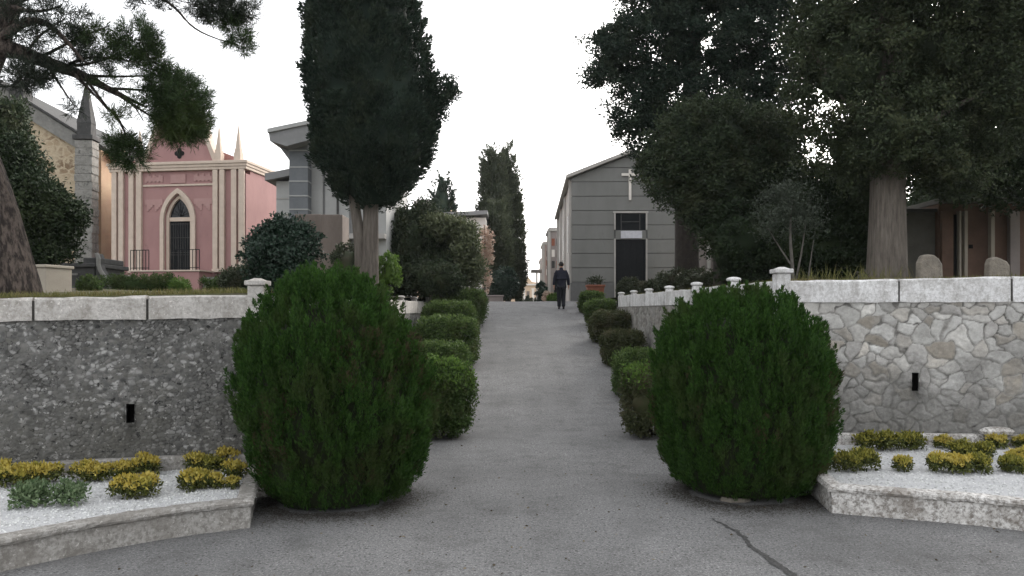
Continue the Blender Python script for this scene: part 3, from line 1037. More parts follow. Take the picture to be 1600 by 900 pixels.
# ------------------------------------------------------------------ the two big conifers
def thuja(x, y, rx, ztop, seed, label, lean, table):
    t = empty('clipped_conifer', (x, y, 0), label, 'conifer')
    rg = np.random.default_rng(seed)
    T = np.array(table)
    prof = lambda z: np.interp(z, T[:, 0], T[:, 1])       # radius share at height share
    n = 1500
    zz = np.linspace(0, 1, 300)
    cdf = np.cumsum(prof(zz) + .15 + .5 * (zz > .9))
    z = np.interp(rg.uniform(0, cdf[-1], n), cdf, zz)
    a = rg.uniform(0, 2 * pi, n)
    dirs = np.stack([np.cos(a), np.sin(a), z * 0], 1)
    nz = fbm(np.stack([np.cos(a) * 1.6, np.sin(a) * 1.6, z * 3.2], 1), 3, seed)
    n2 = fbm(np.stack([np.cos(a) * 5, np.sin(a) * 5, z * 6], 1), 2, seed + 3)
    r = rx * prof(z) * (1 + .11 * (nz - .5) * 2 + .07 * (n2 - .5) * 2) * rg.uniform(.87, 1.03, n)
    B = np.stack([np.cos(a) * r * .91 + lean * z, np.sin(a) * r * .91, .02 + z * (ztop - .20)], 1)
    A = norm(dirs * (.42 - .25 * z)[:, None] + np.array([0, 0, 1.0]) + rg.normal(0, .10, (n, 3)))
    lv = Leaves(seed)
    lv.plumes(B, A, rg.uniform(.13, .25, n), rg.uniform(.034, .058, n), 115, .038, .0115, .5, .9)
    m = 16000                                              # loose filling between the plumes
    z2 = rg.uniform(0, .97, m)
    a2 = rg.uniform(0, 2 * pi, m)
    r2 = rx * prof(z2) * rg.uniform(.70, .86, m)
    P = np.stack([np.cos(a2) * r2 + lean * z2, np.sin(a2) * r2, .02 + z2 * (ztop - .14)], 1)
    lv.put(P, np.stack([np.cos(a2) * .5, np.sin(a2) * .5, np.ones(m)], 1) + rg.normal(0, .3, (m, 3)), .06, .016)
    lv.build('foliage', 'thuja', t)
    dk = (fbm(np.stack([np.cos(a) * 2.2, np.sin(a) * 2.2, z * 3.5], 1), 2, seed + 11) > .55) & (z > .08) & (z < .72) & (rg.uniform(0, 1, n) < .55)
    dry = Leaves(seed + 1)
    dry.plumes(B[dk] + dirs[dk] * .015, A[dk], rg.uniform(.12, .22, dk.sum()), .034, 45, .042, .009, .7)
    dry.build('dry_sprigs', 'dry_thuja', t)
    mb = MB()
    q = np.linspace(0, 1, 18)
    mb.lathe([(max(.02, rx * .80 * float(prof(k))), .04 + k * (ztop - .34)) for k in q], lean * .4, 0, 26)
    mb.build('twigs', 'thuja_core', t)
    MB().tube([(0, 0, -.03), (.01, 0, .3), (0, 0, .8)], [.09, .075, .05], 10, .1).build('stem', 'bark_dark', t)
    return t


thuja(-1.64, 7.28, .95, 2.20, 21, 'large dark green egg-shaped conifer bush left of the ramp', -.12,
      [(0, .70), (.06, .80), (.16, .88), (.27, .95), (.39, 1), (.52, .985), (.62, .93), (.72, .84), (.82, .69), (.92, .47), (.97, .28), (1, .08)])
thuja(2.28, 7.58, .91, 2.03, 22, 'large dark green rounded conifer bush right of the ramp', -.05,
      [(0, .68), (.06, .80), (.15, .91), (.26, .97), (.41, 1), (.56, .985), (.74, .90), (.85, .78), (.94, .56), (1, .16)])


M['bush_shade'] = plain('shade_litter', (.05, .044, .036), (.09, .08, .066), 14, .95, .9, 45, .02, c3=(.028, .024, .02), s3=22)
for sx_, sy_, rr_, sd_ in ((-1.64, 7.22, .86, 1), (2.26, 7.50, .84, 2)):  # dark litter round each bush, coloured to stand in for its ground shadow
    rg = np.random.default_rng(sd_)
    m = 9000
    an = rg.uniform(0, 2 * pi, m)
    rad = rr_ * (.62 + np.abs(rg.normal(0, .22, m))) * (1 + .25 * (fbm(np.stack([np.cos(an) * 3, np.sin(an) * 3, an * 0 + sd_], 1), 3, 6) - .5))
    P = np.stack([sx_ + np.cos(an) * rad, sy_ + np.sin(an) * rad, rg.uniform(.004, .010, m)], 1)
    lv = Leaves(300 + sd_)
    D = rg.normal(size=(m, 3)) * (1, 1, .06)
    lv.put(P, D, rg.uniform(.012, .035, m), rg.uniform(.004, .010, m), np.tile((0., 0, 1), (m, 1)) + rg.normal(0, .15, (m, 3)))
    tag(lv.build('shade_litter', 'bush_shade', None), kind='stuff')


# ------------------------------------------------------------------ clipped shrubs beside the ramp
def shrub(name, x, y, z, rx, ry, h, mat, seed, label, cat='shrub', group=None, n=130, per=55, leaf=.05, boxy=.5, leggy=0, stem='bark_dark', tipmat=None, core=.72):
    t = empty(name, (x, y, z), label, cat, group)
    rg = np.random.default_rng(seed)
    o = sph(n, rg)
    # flattened, box-like dome
    p = np.sign(o) * np.abs(o) ** (1 - boxy * .45)
    p = p / np.maximum(np.abs(p).max(1, keepdims=True) * boxy + np.linalg.norm(p, axis=1, keepdims=True) * (1 - boxy), 1e-6)
    k = 1 + .18 * (fbm(o * 2.2, 2, seed) - .5) * 2
    hz = h * (.5 - leggy * .25)
    cz = h - hz
    C = np.stack([p[:, 0] * rx * .86, p[:, 1] * ry * .86, cz + p[:, 2] * hz * .86], 1) * np.c_[k, k, k * 0 + 1]
    keep = C[:, 2] > .05
    lv = Leaves(seed)
    lv.clumps(C[keep], (.17 * min(rx, .8) + .05) * .85, per, leaf, leaf * .5, .35, .9)
    co = core_mesh('core', [(0, 0, cz, rx, ry, hz)], core, mat, None, seed) if core else None
    crown_build('foliage', lv, mat, t, co)
    if tipmat:
        tp = Leaves(seed + 9)
        top = C[:, 2] > h * .62
        tp.clumps(C[top] + (0, 0, .05), .12, 26, leaf * 1.1, leaf * .55, .8, .8)
        tp.build('fresh_or_lit_top', tipmat, t)  # fresh shoots on some shrubs, painted skylight on the rest
    mb = MB()
    for q in range(5):
        a = rg.uniform(0, 6.28)
        e = rg.uniform(.2, .6)
        mb.tube([(.05 * cos(a), .05 * sin(a), -.08), (rx * e * .5 * cos(a), ry * e * .5 * sin(a), h * .3), (rx * e * cos(a), ry * e * sin(a), h * .7)], [.02, .015, .008], 6)
    mb.build('stem', stem, t)
    return t


GSL, GSR = 'clipped shrubs along the left edge of the ramp', 'clipped shrubs along the right edge of the ramp'
for k, (x, y, rx, h, m, tip, lab) in enumerate([
    (-1.02, 10.9, .50, 1.08, 'box', 'fresh', 'leggy shrub with fresh light green top, lowest on the left edge of the ramp'),
    (-1.38, 14.3, .62, 1.00, 'box', 'box_lit', 'rounded green shrub just above the light-topped one on the left ramp edge'),
    (-1.45, 17.2, .72, 1.06, 'box', 'box_lit', 'wide flat-topped green shrub, third up the left edge of the ramp'),
    (-1.62, 20.1, .70, 1.02, 'box', 'box_lit', 'green shrub showing only its top behind the wide flat-topped one'),
    (-1.58, 22.9, .83, 1.04, 'box', 'box_lit', 'broad dark smooth-clipped shrub at the top left of the ramp')]):
    shrub('ramp_shrub', x, y, float(path_z(y)), rx, rx * .95, h, m, 200 + k, lab, 'shrub', GSL, 260, 60, .05 if k < 2 else .062, .5 if k < 2 else .68, 0, tipmat=tip)
for k, (x, y, rx, h, m, tip, lab) in enumerate([
    (2.02, 11.0, .45, .98, 'box_dry', 'fresh', 'sparse twiggy shrub with a few bright leaves beside the right conifer'),
    (2.35, 14.3, .47, .84, 'box', 'box_lit', 'round green shrub second up the right edge of the ramp'),
    (2.48, 17.3, .46, .76, 'box_dry', None, 'dull olive clipped shrub, middle of the right ramp edge'),
    (2.58, 20.2, .54, .80, 'box_dry', None, 'wide dull olive shrub, fourth up the right edge of the ramp'),
    (2.66, 23.0, .46, .70, 'box', 'box_lit', 'small dark green shrub next to the end of the right parapet'),
    (2.66, 25.6, .40, .64, 'box', 'box_lit', 'smallest green shrub at the top right of the ramp by the flower pot')]):
    shrub('ramp_shrub', x, y, float(path_z(y)), rx, rx, h, m, 220 + k, lab, 'shrub', GSR, 200 if k else 210, 55, .048 if k < 2 else .06, .68, 0, tipmat=tip, core=.66)


# ------------------------------------------------------------------ trees
def trunk_pts(a, b, n, bend=0, seed=0):
    rg = np.random.default_rng(seed)
    t = np.linspace(0, 1, n)[:, None]
    P = np.array(a) * (1 - t) + np.array(b) * t
    P += np.sin(t * pi) * np.array([bend, 0, 0])
    return P


def profile_tree(name, x, y, z0, rows, seed, mat, bark, label, cat='tree', group=None, n=900, plume=(.45, .8), pr=.16, per=70, leaf=(.13, .05),
                 trunk=None, extra=(), up=1.0, core=.78, stems=1):
    """columnar tree; rows: (height, offset of the axis, radius)"""
    t = empty(name, (x, y, z0), label, cat, group)
    rg = np.random.default_rng(seed)
    R = np.array(rows, float)
    zz = np.linspace(R[0, 0], R[-1, 0], 400)
    rr = np.interp(zz, R[:, 0], R[:, 2])
    oo = np.interp(zz, R[:, 0], R[:, 1])
    cdf = np.cumsum(rr + .05)
    z = np.interp(rg.uniform(0, cdf[-1], n), cdf, zz)
    a = rg.uniform(0, 2 * pi, n)
    nz = fbm(np.stack([np.cos(a) * 1.5, np.sin(a) * 1.5, z * 1.1], 1), 3, seed)
    r = np.interp(z, R[:, 0], R[:, 2]) * (1 + .26 * (nz - .5) * 2) * .86
    B = np.stack([np.interp(z, R[:, 0], R[:, 1]) + np.cos(a) * r, np.sin(a) * r, z - plume[0] * .5 * up], 1)
    A = norm(np.stack([np.cos(a) * .55, np.sin(a) * .55, np.full(n, up)], 1) + rg.normal(0, .22, (n, 3)))
    lv = Leaves(seed)
    lv.plumes(B, A, rg.uniform(*plume, n), rg.uniform(.7, 1.3, n) * pr, per, leaf[0], leaf[1], .7)
    for (bx, bz, br, m) in extra:
        P, o = blob_points([(bx, 0, bz, br, br, br)], m, rg, .3, 1.0, .2, seed)
        lv.clumps(P, pr * 1.2, per, leaf[0], leaf[1], .5, .8)
    co = None
    if core:
        k = np.linspace(R[0, 0], R[-1, 0] - .1, 24)
        seg = 24
        V = []
        for q in k:
            for s in range(seg):
                an = 2 * pi * s / seg
                w = core * np.interp(q, R[:, 0], R[:, 2]) * (1 + .25 * (fbm(np.array([[cos(an) * 1.5, sin(an) * 1.5, q * 1.1]]), 3, seed)[0] - .5) * 2)
                V.append((np.interp(q, R[:, 0], R[:, 1]) + w * cos(an), w * sin(an), q))
        Q = [(i * seg + s, i * seg + (s + 1) % seg, (i + 1) * seg + (s + 1) % seg, (i + 1) * seg + s) for i in range(23) for s in range(seg)]
        co = (np.array(V), np.array(Q)[:, ::-1])
    crown_build('crown', lv, mat, t, co)
    if trunk:
        mb = MB()
        for pts, rad in trunk:
            P, _ = smooth_curve(pts, 14)
            mb.tube(P, np.interp(np.linspace(0, 1, 14), np.linspace(0, 1, len(rad)), rad), 22, .10, seed)
        mb.build('trunk', bark, t, 0, True)
    return t


# tall cypress left of the ramp
Yc = 16.0
xb = (577 - CX) / F * Yc
def crow(py, l, r):
    zb = float(terr_l(np.array(xb), np.array(Yc)))
    return (EYE + (HY - py) / F * Yc - zb, ((l + r) / 2 - CX) / F * Yc - xb, (r - l) / 2 / F * Yc)
zb = float(terr_l(np.array(xb), np.array(Yc)))
rows = [crow(318, 560, 605), crow(303, 535, 628), crow(280, 512, 652), crow(250, 495, 674), crow(215, 484, 682), crow(160, 480, 680), crow(100, 480, 668), crow(50, 479, 658), crow(0, 480, 650)]
rows += [(9.0, .0, 1.15), (11.0, 0, .85), (13.0, 0, .35), (13.8, 0, .05)]
profile_tree('cypress_tree', xb, Yc, zb - .05, rows, 31, 'cypress', 'bark_grey', 'tall dense dark cypress with twin grey trunk standing left of the ramp', 'cypress',
             None, 2600, (.22, .42), .13, 62, (.085, .034),
             [([(.0, 0, -.1), (.02, 0, .6), (.03, .02, 1.4), (.05, 0, 2.4), (.1, 0, 4)], [.20, .165, .15, .14, .11]),
              ([(-.15, .05, -.1), (-.17, .03, .9), (-.24, .02, 1.6), (-.36, 0, 2.3), (-.38, 0, 3)], [.15, .13, .11, .10, .08])],
             [(1.50, 4.35, .33, 34), (1.36, 3.9, .3, 16)])


def crown_tree(name, base, blobs, seed, mat, bark, label, cat='tree', group=None, n=500, per=70, cr=.35, leaf=(.13, .06), trunk=(), up=.2, lo=.45, rough=.3, core=0, flat=.8):
    """blobs in world space; trunk: list of (points, radii) in world space"""
    b = np.array(base)
    t = empty(name, base, label, cat, group)
    rg = np.random.default_rng(seed)
    bl = [(x - b[0], y - b[1], z - b[2], rx, ry, rz) for x, y, z, rx, ry, rz in blobs]
    lv = Leaves(seed)
    P, o = blob_points(bl, n, rg, lo, 1.02, rough, seed)
    lv.clumps(P, rg.uniform(.6, 1.35, n) * cr, per, leaf[0], leaf[1], up, .8, flat)
    crown_build('crown', lv, mat, t, core_mesh('core', bl, core, mat, None, seed) if core else None)
    if trunk:
        mb = MB()
        for k, (pts, rad) in enumerate(trunk):
            m = max(8, len(pts) * 4)
            Pt, _ = smooth_curve(np.array(pts) - b, m)
            mb.tube(Pt, np.interp(np.linspace(0, 1, m), np.linspace(0, 1, len(rad)), rad), 20 if rad[0] > .12 else 8, .09 if rad[0] > .12 else .03, seed + k)
        mb.build('trunk', bark, t, 0, True)
    return t


def B(px, py, Y, rpx, rpy, depth=None):
    """blob: centre and radii measured in the photo at distance Y"""
    x, y, z = W(px, py, Y)
    s = Y / F
    return (x, y, z, rpx * s, depth if depth else (rpx + rpy) / 2 * s, rpy * s)


# C: the big conifer with the thick grey trunk on the right terrace
tx = (1385 - CX) / F * 14
tz = float(terr_r(np.array(tx), np.array(14.)))
crown_tree('cypress_tree', (tx, 14, tz - .05), [
    B(1330, 110, 14, 100, 120), B(1440, 90, 14.2, 120, 130), B(1540, 130, 14, 110, 120), B(1400, 205, 13.4, 100, 75), B(1480, 255, 13.8, 75, 65),
    B(1330, 235, 14.2, 70, 60), B(1420, -40, 14, 190, 120), B(1570, 30, 14.2, 110, 120), B(1440, -170, 14, 150, 120), B(1300, 40, 14.6, 75, 90)],
    41, 'cypress_big', 'bark_grey', 'huge dark conifer with thick straight grey trunk on the right terrace', 'conifer', None, 2300, 80, .21, (.078, .034),
    [([(tx, 14, tz - .2), (tx + .0, 14, tz + .3), (tx + .01, 14, tz + 1.2), (tx + .03, 14, tz + 2.6), (tx, 14, tz + 5.5), (tx, 14, tz + 8)], [.36, .30, .282, .27, .2, .1]),
     ([(tx + .05, 14, tz + 2.2), (tx + .6, 13.6, tz + 2.9), (tx + 1.4, 13.4, tz + 3.3)], [.09, .06, .03]),
     ([(tx, 14, tz + 2.6), (tx - .8, 14, tz + 3.4), (tx - 1.4, 14.1, tz + 4.4)], [.10, .07, .03]),
     ([(tx, 14, tz + 3), (tx + 1.2, 14.3, tz + 4.0), (tx + 2.2, 14.2, tz + 5.0)], [.10, .07, .03])],
    .1, .45, .35, .42)

# A: ragged tree behind, its outline against the sky
ax, ay = (1072 - CX) / F * 21, 21.
az = float(terr_r(np.array(ax), np.array(ay)))
crown_tree('cypress_tree', (ax, ay, az - .05), [
    B(1010, 70, 21, 85, 60), B(1100, 40, 21, 110, 90), B(1195, 60, 21.4, 95, 100), B(965, 108, 20.6, 40, 28), B(1000, 160, 20.8, 55, 45), B(1090, 150, 21, 100, 70),
    B(1180, 185, 21.4, 85, 75), B(1040, -30, 21, 100, 75), B(1150, -80, 21, 120, 90), B(985, 208, 20.4, 30, 20), B(930, 118, 20.6, 24, 12), B(1060, 230, 21, 70, 50), B(955, 60, 20.8, 34, 22)],
    43, 'cypress', 'bark_dark', 'ragged dark evergreen whose crown stands out against the sky beside the grey chapel', 'tree', None, 2300, 80, .26, (.105, .044),
    [([(ax, ay, az - .2), (ax + .02, ay, az + 1), (ax - .02, ay, az + 2.4), (ax + .1, ay, az + 5), (ax + .3, ay, az + 8.5)], [.36, .31, .28, .22, .1]),
     ([(ax, ay, az + 3), (ax - .8, ay, az + 4.6), (ax - 1.6, ay - .2, az + 5.6)], [.12, .08, .03]),
     ([(ax, ay, az + 3.4), (ax + .9, ay, az + 4.8), (ax + 1.9, ay + .2, az + 6.0)], [.12, .08, .03])],
    .25, .4, .45, 0)

# B: rounded holm oak in front of it
bx, by = (1130 - CX) / F * 17.5, 17.5
bz = float(terr_r(np.array(bx), np.array(by)))
crown_tree('holm_oak', (bx, by, bz - .05), [
    B(1110, 225, 17.5, 95, 75), B(1052, 268, 17.3, 58, 52), B(1150, 300, 17.4, 95, 75), B(1200, 225, 17.8, 60, 65), B(1088, 322, 17.2, 36, 36), B(1215, 300, 17.6, 60, 70)],
    45, 'oak', 'bark_dark', 'rounded dull green holm oak in front of the right half of the grey chapel', 'tree', None, 1300, 80, .21, (.08, .038),
    [([(bx, by, bz - .2), (bx - .05, by, bz + .8), (bx, by, bz + 2), (bx + .1, by, bz + 3.6)], [.2, .17, .15, .06]),
     ([(bx, by, bz + 1.2), (bx - .6, by, bz + 2.2), (bx - 1.0, by, bz + 2.8)], [.09, .06, .03])],
    .25, .4, .25, .55)

# E: dark evergreen thicket under the trees
ex, ey = (1230 - CX) / F * 16.5, 16.5
ez = float(terr_r(np.array(ex), np.array(ey)))
crown_tree('evergreen_bush', (ex, ey, ez - .05), [
    B(1150, 380, 16.4, 55, 62), B(1225, 350, 17, 70, 90), B(1300, 345, 16.8, 62, 95), B(1335, 330, 16.6, 40, 100), B(1260, 390, 16.4, 95, 48)],
    47, 'dark_leaf', 'bark_dark', 'very dark evergreen thicket between the holm oak and the thick grey trunk', 'bush', None, 950, 70, .22, (.085, .042),
    [([(ex, ey, ez - .2), (ex, ey, ez + .6), (ex, ey, ez + 1.5)], [.1, .08, .05])], .2, .5, .25, .7)
# D: dark tree behind on the far right
dx, dy = (1560 - CX) / F * 19, 19.
dz = float(terr_r(np.array(dx), np.array(dy)))
crown_tree('evergreen_tree', (dx, dy, dz - .05), [
    B(1500, 245, 19, 80, 70), B(1580, 250, 18.6, 90, 75), B(1660, 230, 19, 100, 110), B(1560, 130, 19.4, 120, 110), B(1450, 160, 20, 80, 110), B(1380, 290, 19.6, 50, 45)],
    49, 'dark_leaf', 'bark_dark', 'dark tree hanging over the brown tomb at the right edge of the photo', 'tree', None, 760, 65, .32, (.13, .06),
    [([(dx + 1.2, dy, dz - .2), (dx + 1.2, dy, dz + 2), (dx + .6, dy, dz + 5)], [.25, .2, .08])], .1, .4, .3, .5)
# F: thin olive sapling by the wall post
fx, fy = (1240 - CX) / F * 11.5, 11.5
fz = float(terr_r(np.array(fx), np.array(fy)))
stems = [([(fx, fy, fz - .1), (fx - .02, fy, fz + .35), (fx - .06, fy, fz + .8), (fx - .02, fy, fz + 1.3)], [.03, .026, .02, .008]),
         ([(fx, fy, fz), (fx + .12, fy + .05, fz + .4), (fx + .2, fy + .05, fz + .95)], [.018, .014, .006]),
         ([(fx - .02, fy, fz + .3), (fx - .25, fy, fz + .65), (fx - .4, fy, fz + .9)], [.016, .011, .005]),
         ([(fx + .2, fy, fz - .05), (fx + .24, fy, fz + .3), (fx + .3, fy, fz + .7)], [.014, .01, .004])]
crown_tree('olive_sapling', (fx, fy, fz - .02), [
    B(1235, 330, 11.5, 45, 45), B(1205, 345, 11.4, 32, 28), B(1262, 345, 11.5, 30, 35), B(1225, 300, 11.5, 36, 25), B(1200, 310, 11.5, 20, 20)],
    51, 'olive', 'bark_pale', 'thin silvery olive sapling growing behind the first parapet post on the right', 'sapling', None, 190, 24, .13, (.05, .018), stems, .2, .05, .9, 0)

# shrubs and plants on the right terrace
def on_r(px, Y): return ((px - CX) / F * Y, Y, float(terr_r(np.array((px - CX) / F * Y), np.array(float(Y)))))
def on_l(px, Y): return ((px - CX) / F * Y, Y, float(terr_l(np.array((px - CX) / F * Y), np.array(float(Y)))))

for k, (px, Y, rx, h, m, lab) in enumerate([
    (985, 26.5, .45, .75, 'grey_green', 'grey-green shrub in front of the grey chapel door'),
    (1020, 24.5, .45, .55, 'grey_green', 'low dull shrub just right of the grey chapel door'),
    (1055, 20.5, .5, .72, 'grey_green', 'greyish shrub at the foot of the dark tree trunk by the parapet'),
    (1092, 18.5, .5, .62, 'grey_green', 'greyish low shrub under the holm oak, behind the parapet')]):
    x, y, z = on_r(px, Y)
    shrub('low_shrub', x, y, z - .05, rx, rx, h, m, 240 + k, lab, 'shrub', 'low shrubs behind the right parapet', 80, 45, .075, .2)


# ------------------------------------------------------------------ pine on the left
def pine():
    Y = 9.0
    base = W(12, 458, Y)
    t = empty('pine_tree', (base[0], Y, base[2] - .05), 'pine with rough leaning trunk and long drooping branches at the left photo edge', 'pine')
    b = np.array(t.location)
    rg = np.random.default_rng(77)
    mb = MB()
    def tb(pts, rad, seg=8, wob=.04):
        m = len(pts) * 5
        P, _ = smooth_curve(np.array(pts) - b, m)
        mb.tube(P, np.interp(np.linspace(0, 1, m), np.linspace(0, 1, len(rad)), rad), seg, wob, len(pts))
        return P + b
    tb([W(8, 470, Y), W(4, 440, Y), W(-14, 360, Y), W(-42, 265, Y), W(-75, 170, Y), W(-22, 85, Y), W(14, 0, Y + .2), W(35, -110, Y + .4)], [.38, .33, .30, .265, .23, .18, .14, .1], 26, .10)
    br = []
    # main drooping limb
    br.append((tb([W(-5, 75, Y), W(25, 78, 9.1), W(70, 96, 9.3), W(130, 118, 9.6), W(180, 145, 9.8), W(230, 168, 10)], [.11, .085, .072, .055, .035, .012]), .012))
    sub = [[(95, 103, 9.4), (150, 100, 9.5), (200, 75, 9.6)], [(130, 118, 9.6), (180, 120, 9.7), (250, 118, 9.9)], [(150, 128, 9.7), (200, 150, 9.9), (225, 190, 10)],
           [(60, 92, 9.2), (110, 65, 9.3), (170, 40, 9.4)], [(165, 138, 9.8), (220, 140, 9.8), (285, 150, 10)], [(130, 118, 9.5), (165, 165, 9.7), (200, 205, 9.9)],
           [(180, 145, 9.8), (240, 185, 10), (275, 200, 10)], [(175, 170, 9.8), (196, 205, 9.9), (204, 245, 10)], [(70, 95, 9.3), (95, 135, 9.4), (118, 168, 9.5)], [(40, 85, 9.1), (60, 55, 9.0), (100, 30, 9.0)],
           [(110, 110, 9.4), (150, 150, 9.6), (175, 180, 9.7)], [(100, 105, 9.4), (140, 85, 9.5), (230, 100, 9.6)]]
    for s in sub:
        br.append((tb([W(*p) for p in s], [.022, .014, .005], 6, 0), .005))
    # high limbs reaching right over the frame top
    for s in ([(20, 0, 9.2), (110, -30, 9.5), (210, -25, 9.8), (270, 5, 10), (300, 45, 10.1), (350, 65, 10.2), (385, 75, 10.2)],
              [(25, -50, 9.3), (150, -60, 9.8), (280, -40, 10), (340, 0, 10.1), (395, 30, 10.2)],
              [(0, 60, 9), (45, 30, 9), (75, 35, 9), (105, 65, 9.1), (130, 95, 9.2)], [(15, 10, 9), (60, 20, 8.9), (95, 10, 8.9)]):
        br.append((tb([W(*p) for p in s], [.06, .05, .038, .025, .016, .010, .005][:len(s)] if len(s) > 4 else [.03, .02, .01], 7, 0), .005))
    # tufts: round masses of needles
    masses = [(202, 238, 10, 30, 24, 80), (180, 225, 9.9, 12, 16, 20), (118, 165, 9.5, 12, 9, 9), (178, 182, 9.7, 16, 11, 14), (62, 130, 9.2, 26, 12, 20), (282, 165, 10, 46, 52, 260), (255, 140, 9.9, 34, 34, 90), (295, 195, 10.1, 32, 26, 80), (262, 205, 10, 26, 20, 50),
              (150, 60, 9.5, 36, 30, 75), (215, 65, 9.6, 38, 32, 90), (235, 95, 9.7, 28, 22, 50), (180, 88, 9.6, 40, 24, 55), (120, 70, 9.4, 24, 24, 26),
              (35, 120, 9.0, 40, 18, 60), (70, 110, 9.2, 30, 18, 34), (55, 60, 9.0, 36, 22, 34), (90, 20, 9.0, 44, 24, 50), (20, 30, 9.1, 36, 36, 50),
              (340, 15, 10.1, 42, 20, 85), (375, 60, 10.2, 20, 26, 55), (300, 5, 10, 50, 14, 50), (390, 20, 10.2, 18, 20, 30), (230, 8, 9.8, 34, 14, 22), (360, 35, 10.2, 22, 16, 36),
              (205, 165, 9.8, 26, 18, 16), (165, 130, 9.7, 44, 16, 26), (120, 95, 9.4, 40, 12, 24), (40, -40, 9.1, 90, 30, 60), (200, -50, 9.8, 120, 30, 80)]
    lv, dk = Leaves(78), Leaves(79)
    for (px, py, Yd, rx, ry, n) in masses:
        x, y, z = np.array(W(px, py, Yd)) - b
        s = Yd / F
        o = sph(n, rg)
        P = np.array([x, y, z]) + o * np.array([rx * s, (rx + ry) / 2 * s, ry * s]) * (rg.uniform(.15, 1, (n, 1)) ** .5)
        A = norm(o + np.array([.1, 0, .5]) + rg.normal(0, .3, (n, 3)))
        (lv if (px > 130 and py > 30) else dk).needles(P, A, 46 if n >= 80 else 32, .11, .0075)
        # twigs that carry the tufts
        for q in range(0, n, 7):
            c = np.array([x, y, z]) + (P[q] - np.array([x, y, z])) * .1
            mb.tube([c, (c + P[q]) / 2 + (0, 0, -.02), P[q]], [.007, .005, .003], 4)
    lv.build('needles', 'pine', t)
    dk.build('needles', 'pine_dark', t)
    mb.build('trunk', 'bark_brown', t, 0, True)


pine()


# ------------------------------------------------------------------ pink chapel
def arch(w, z0, zs, za, n=12):
    """pointed arch outline from the left foot over the apex to the right foot"""
    L = [(-w, z0), (-w, zs)]
    h = za - zs
    R = (w * w + h * h) / (2 * w)
    for k in range(1, n + 1):
        a = k / n * math.asin(min(1, h / R))
        L.append((-w + R - R * cos(a), zs + R * sin(a)))
    L[-1] = (0, za)
    return L + [(-x, z) for x, z in L[-2::-1]]


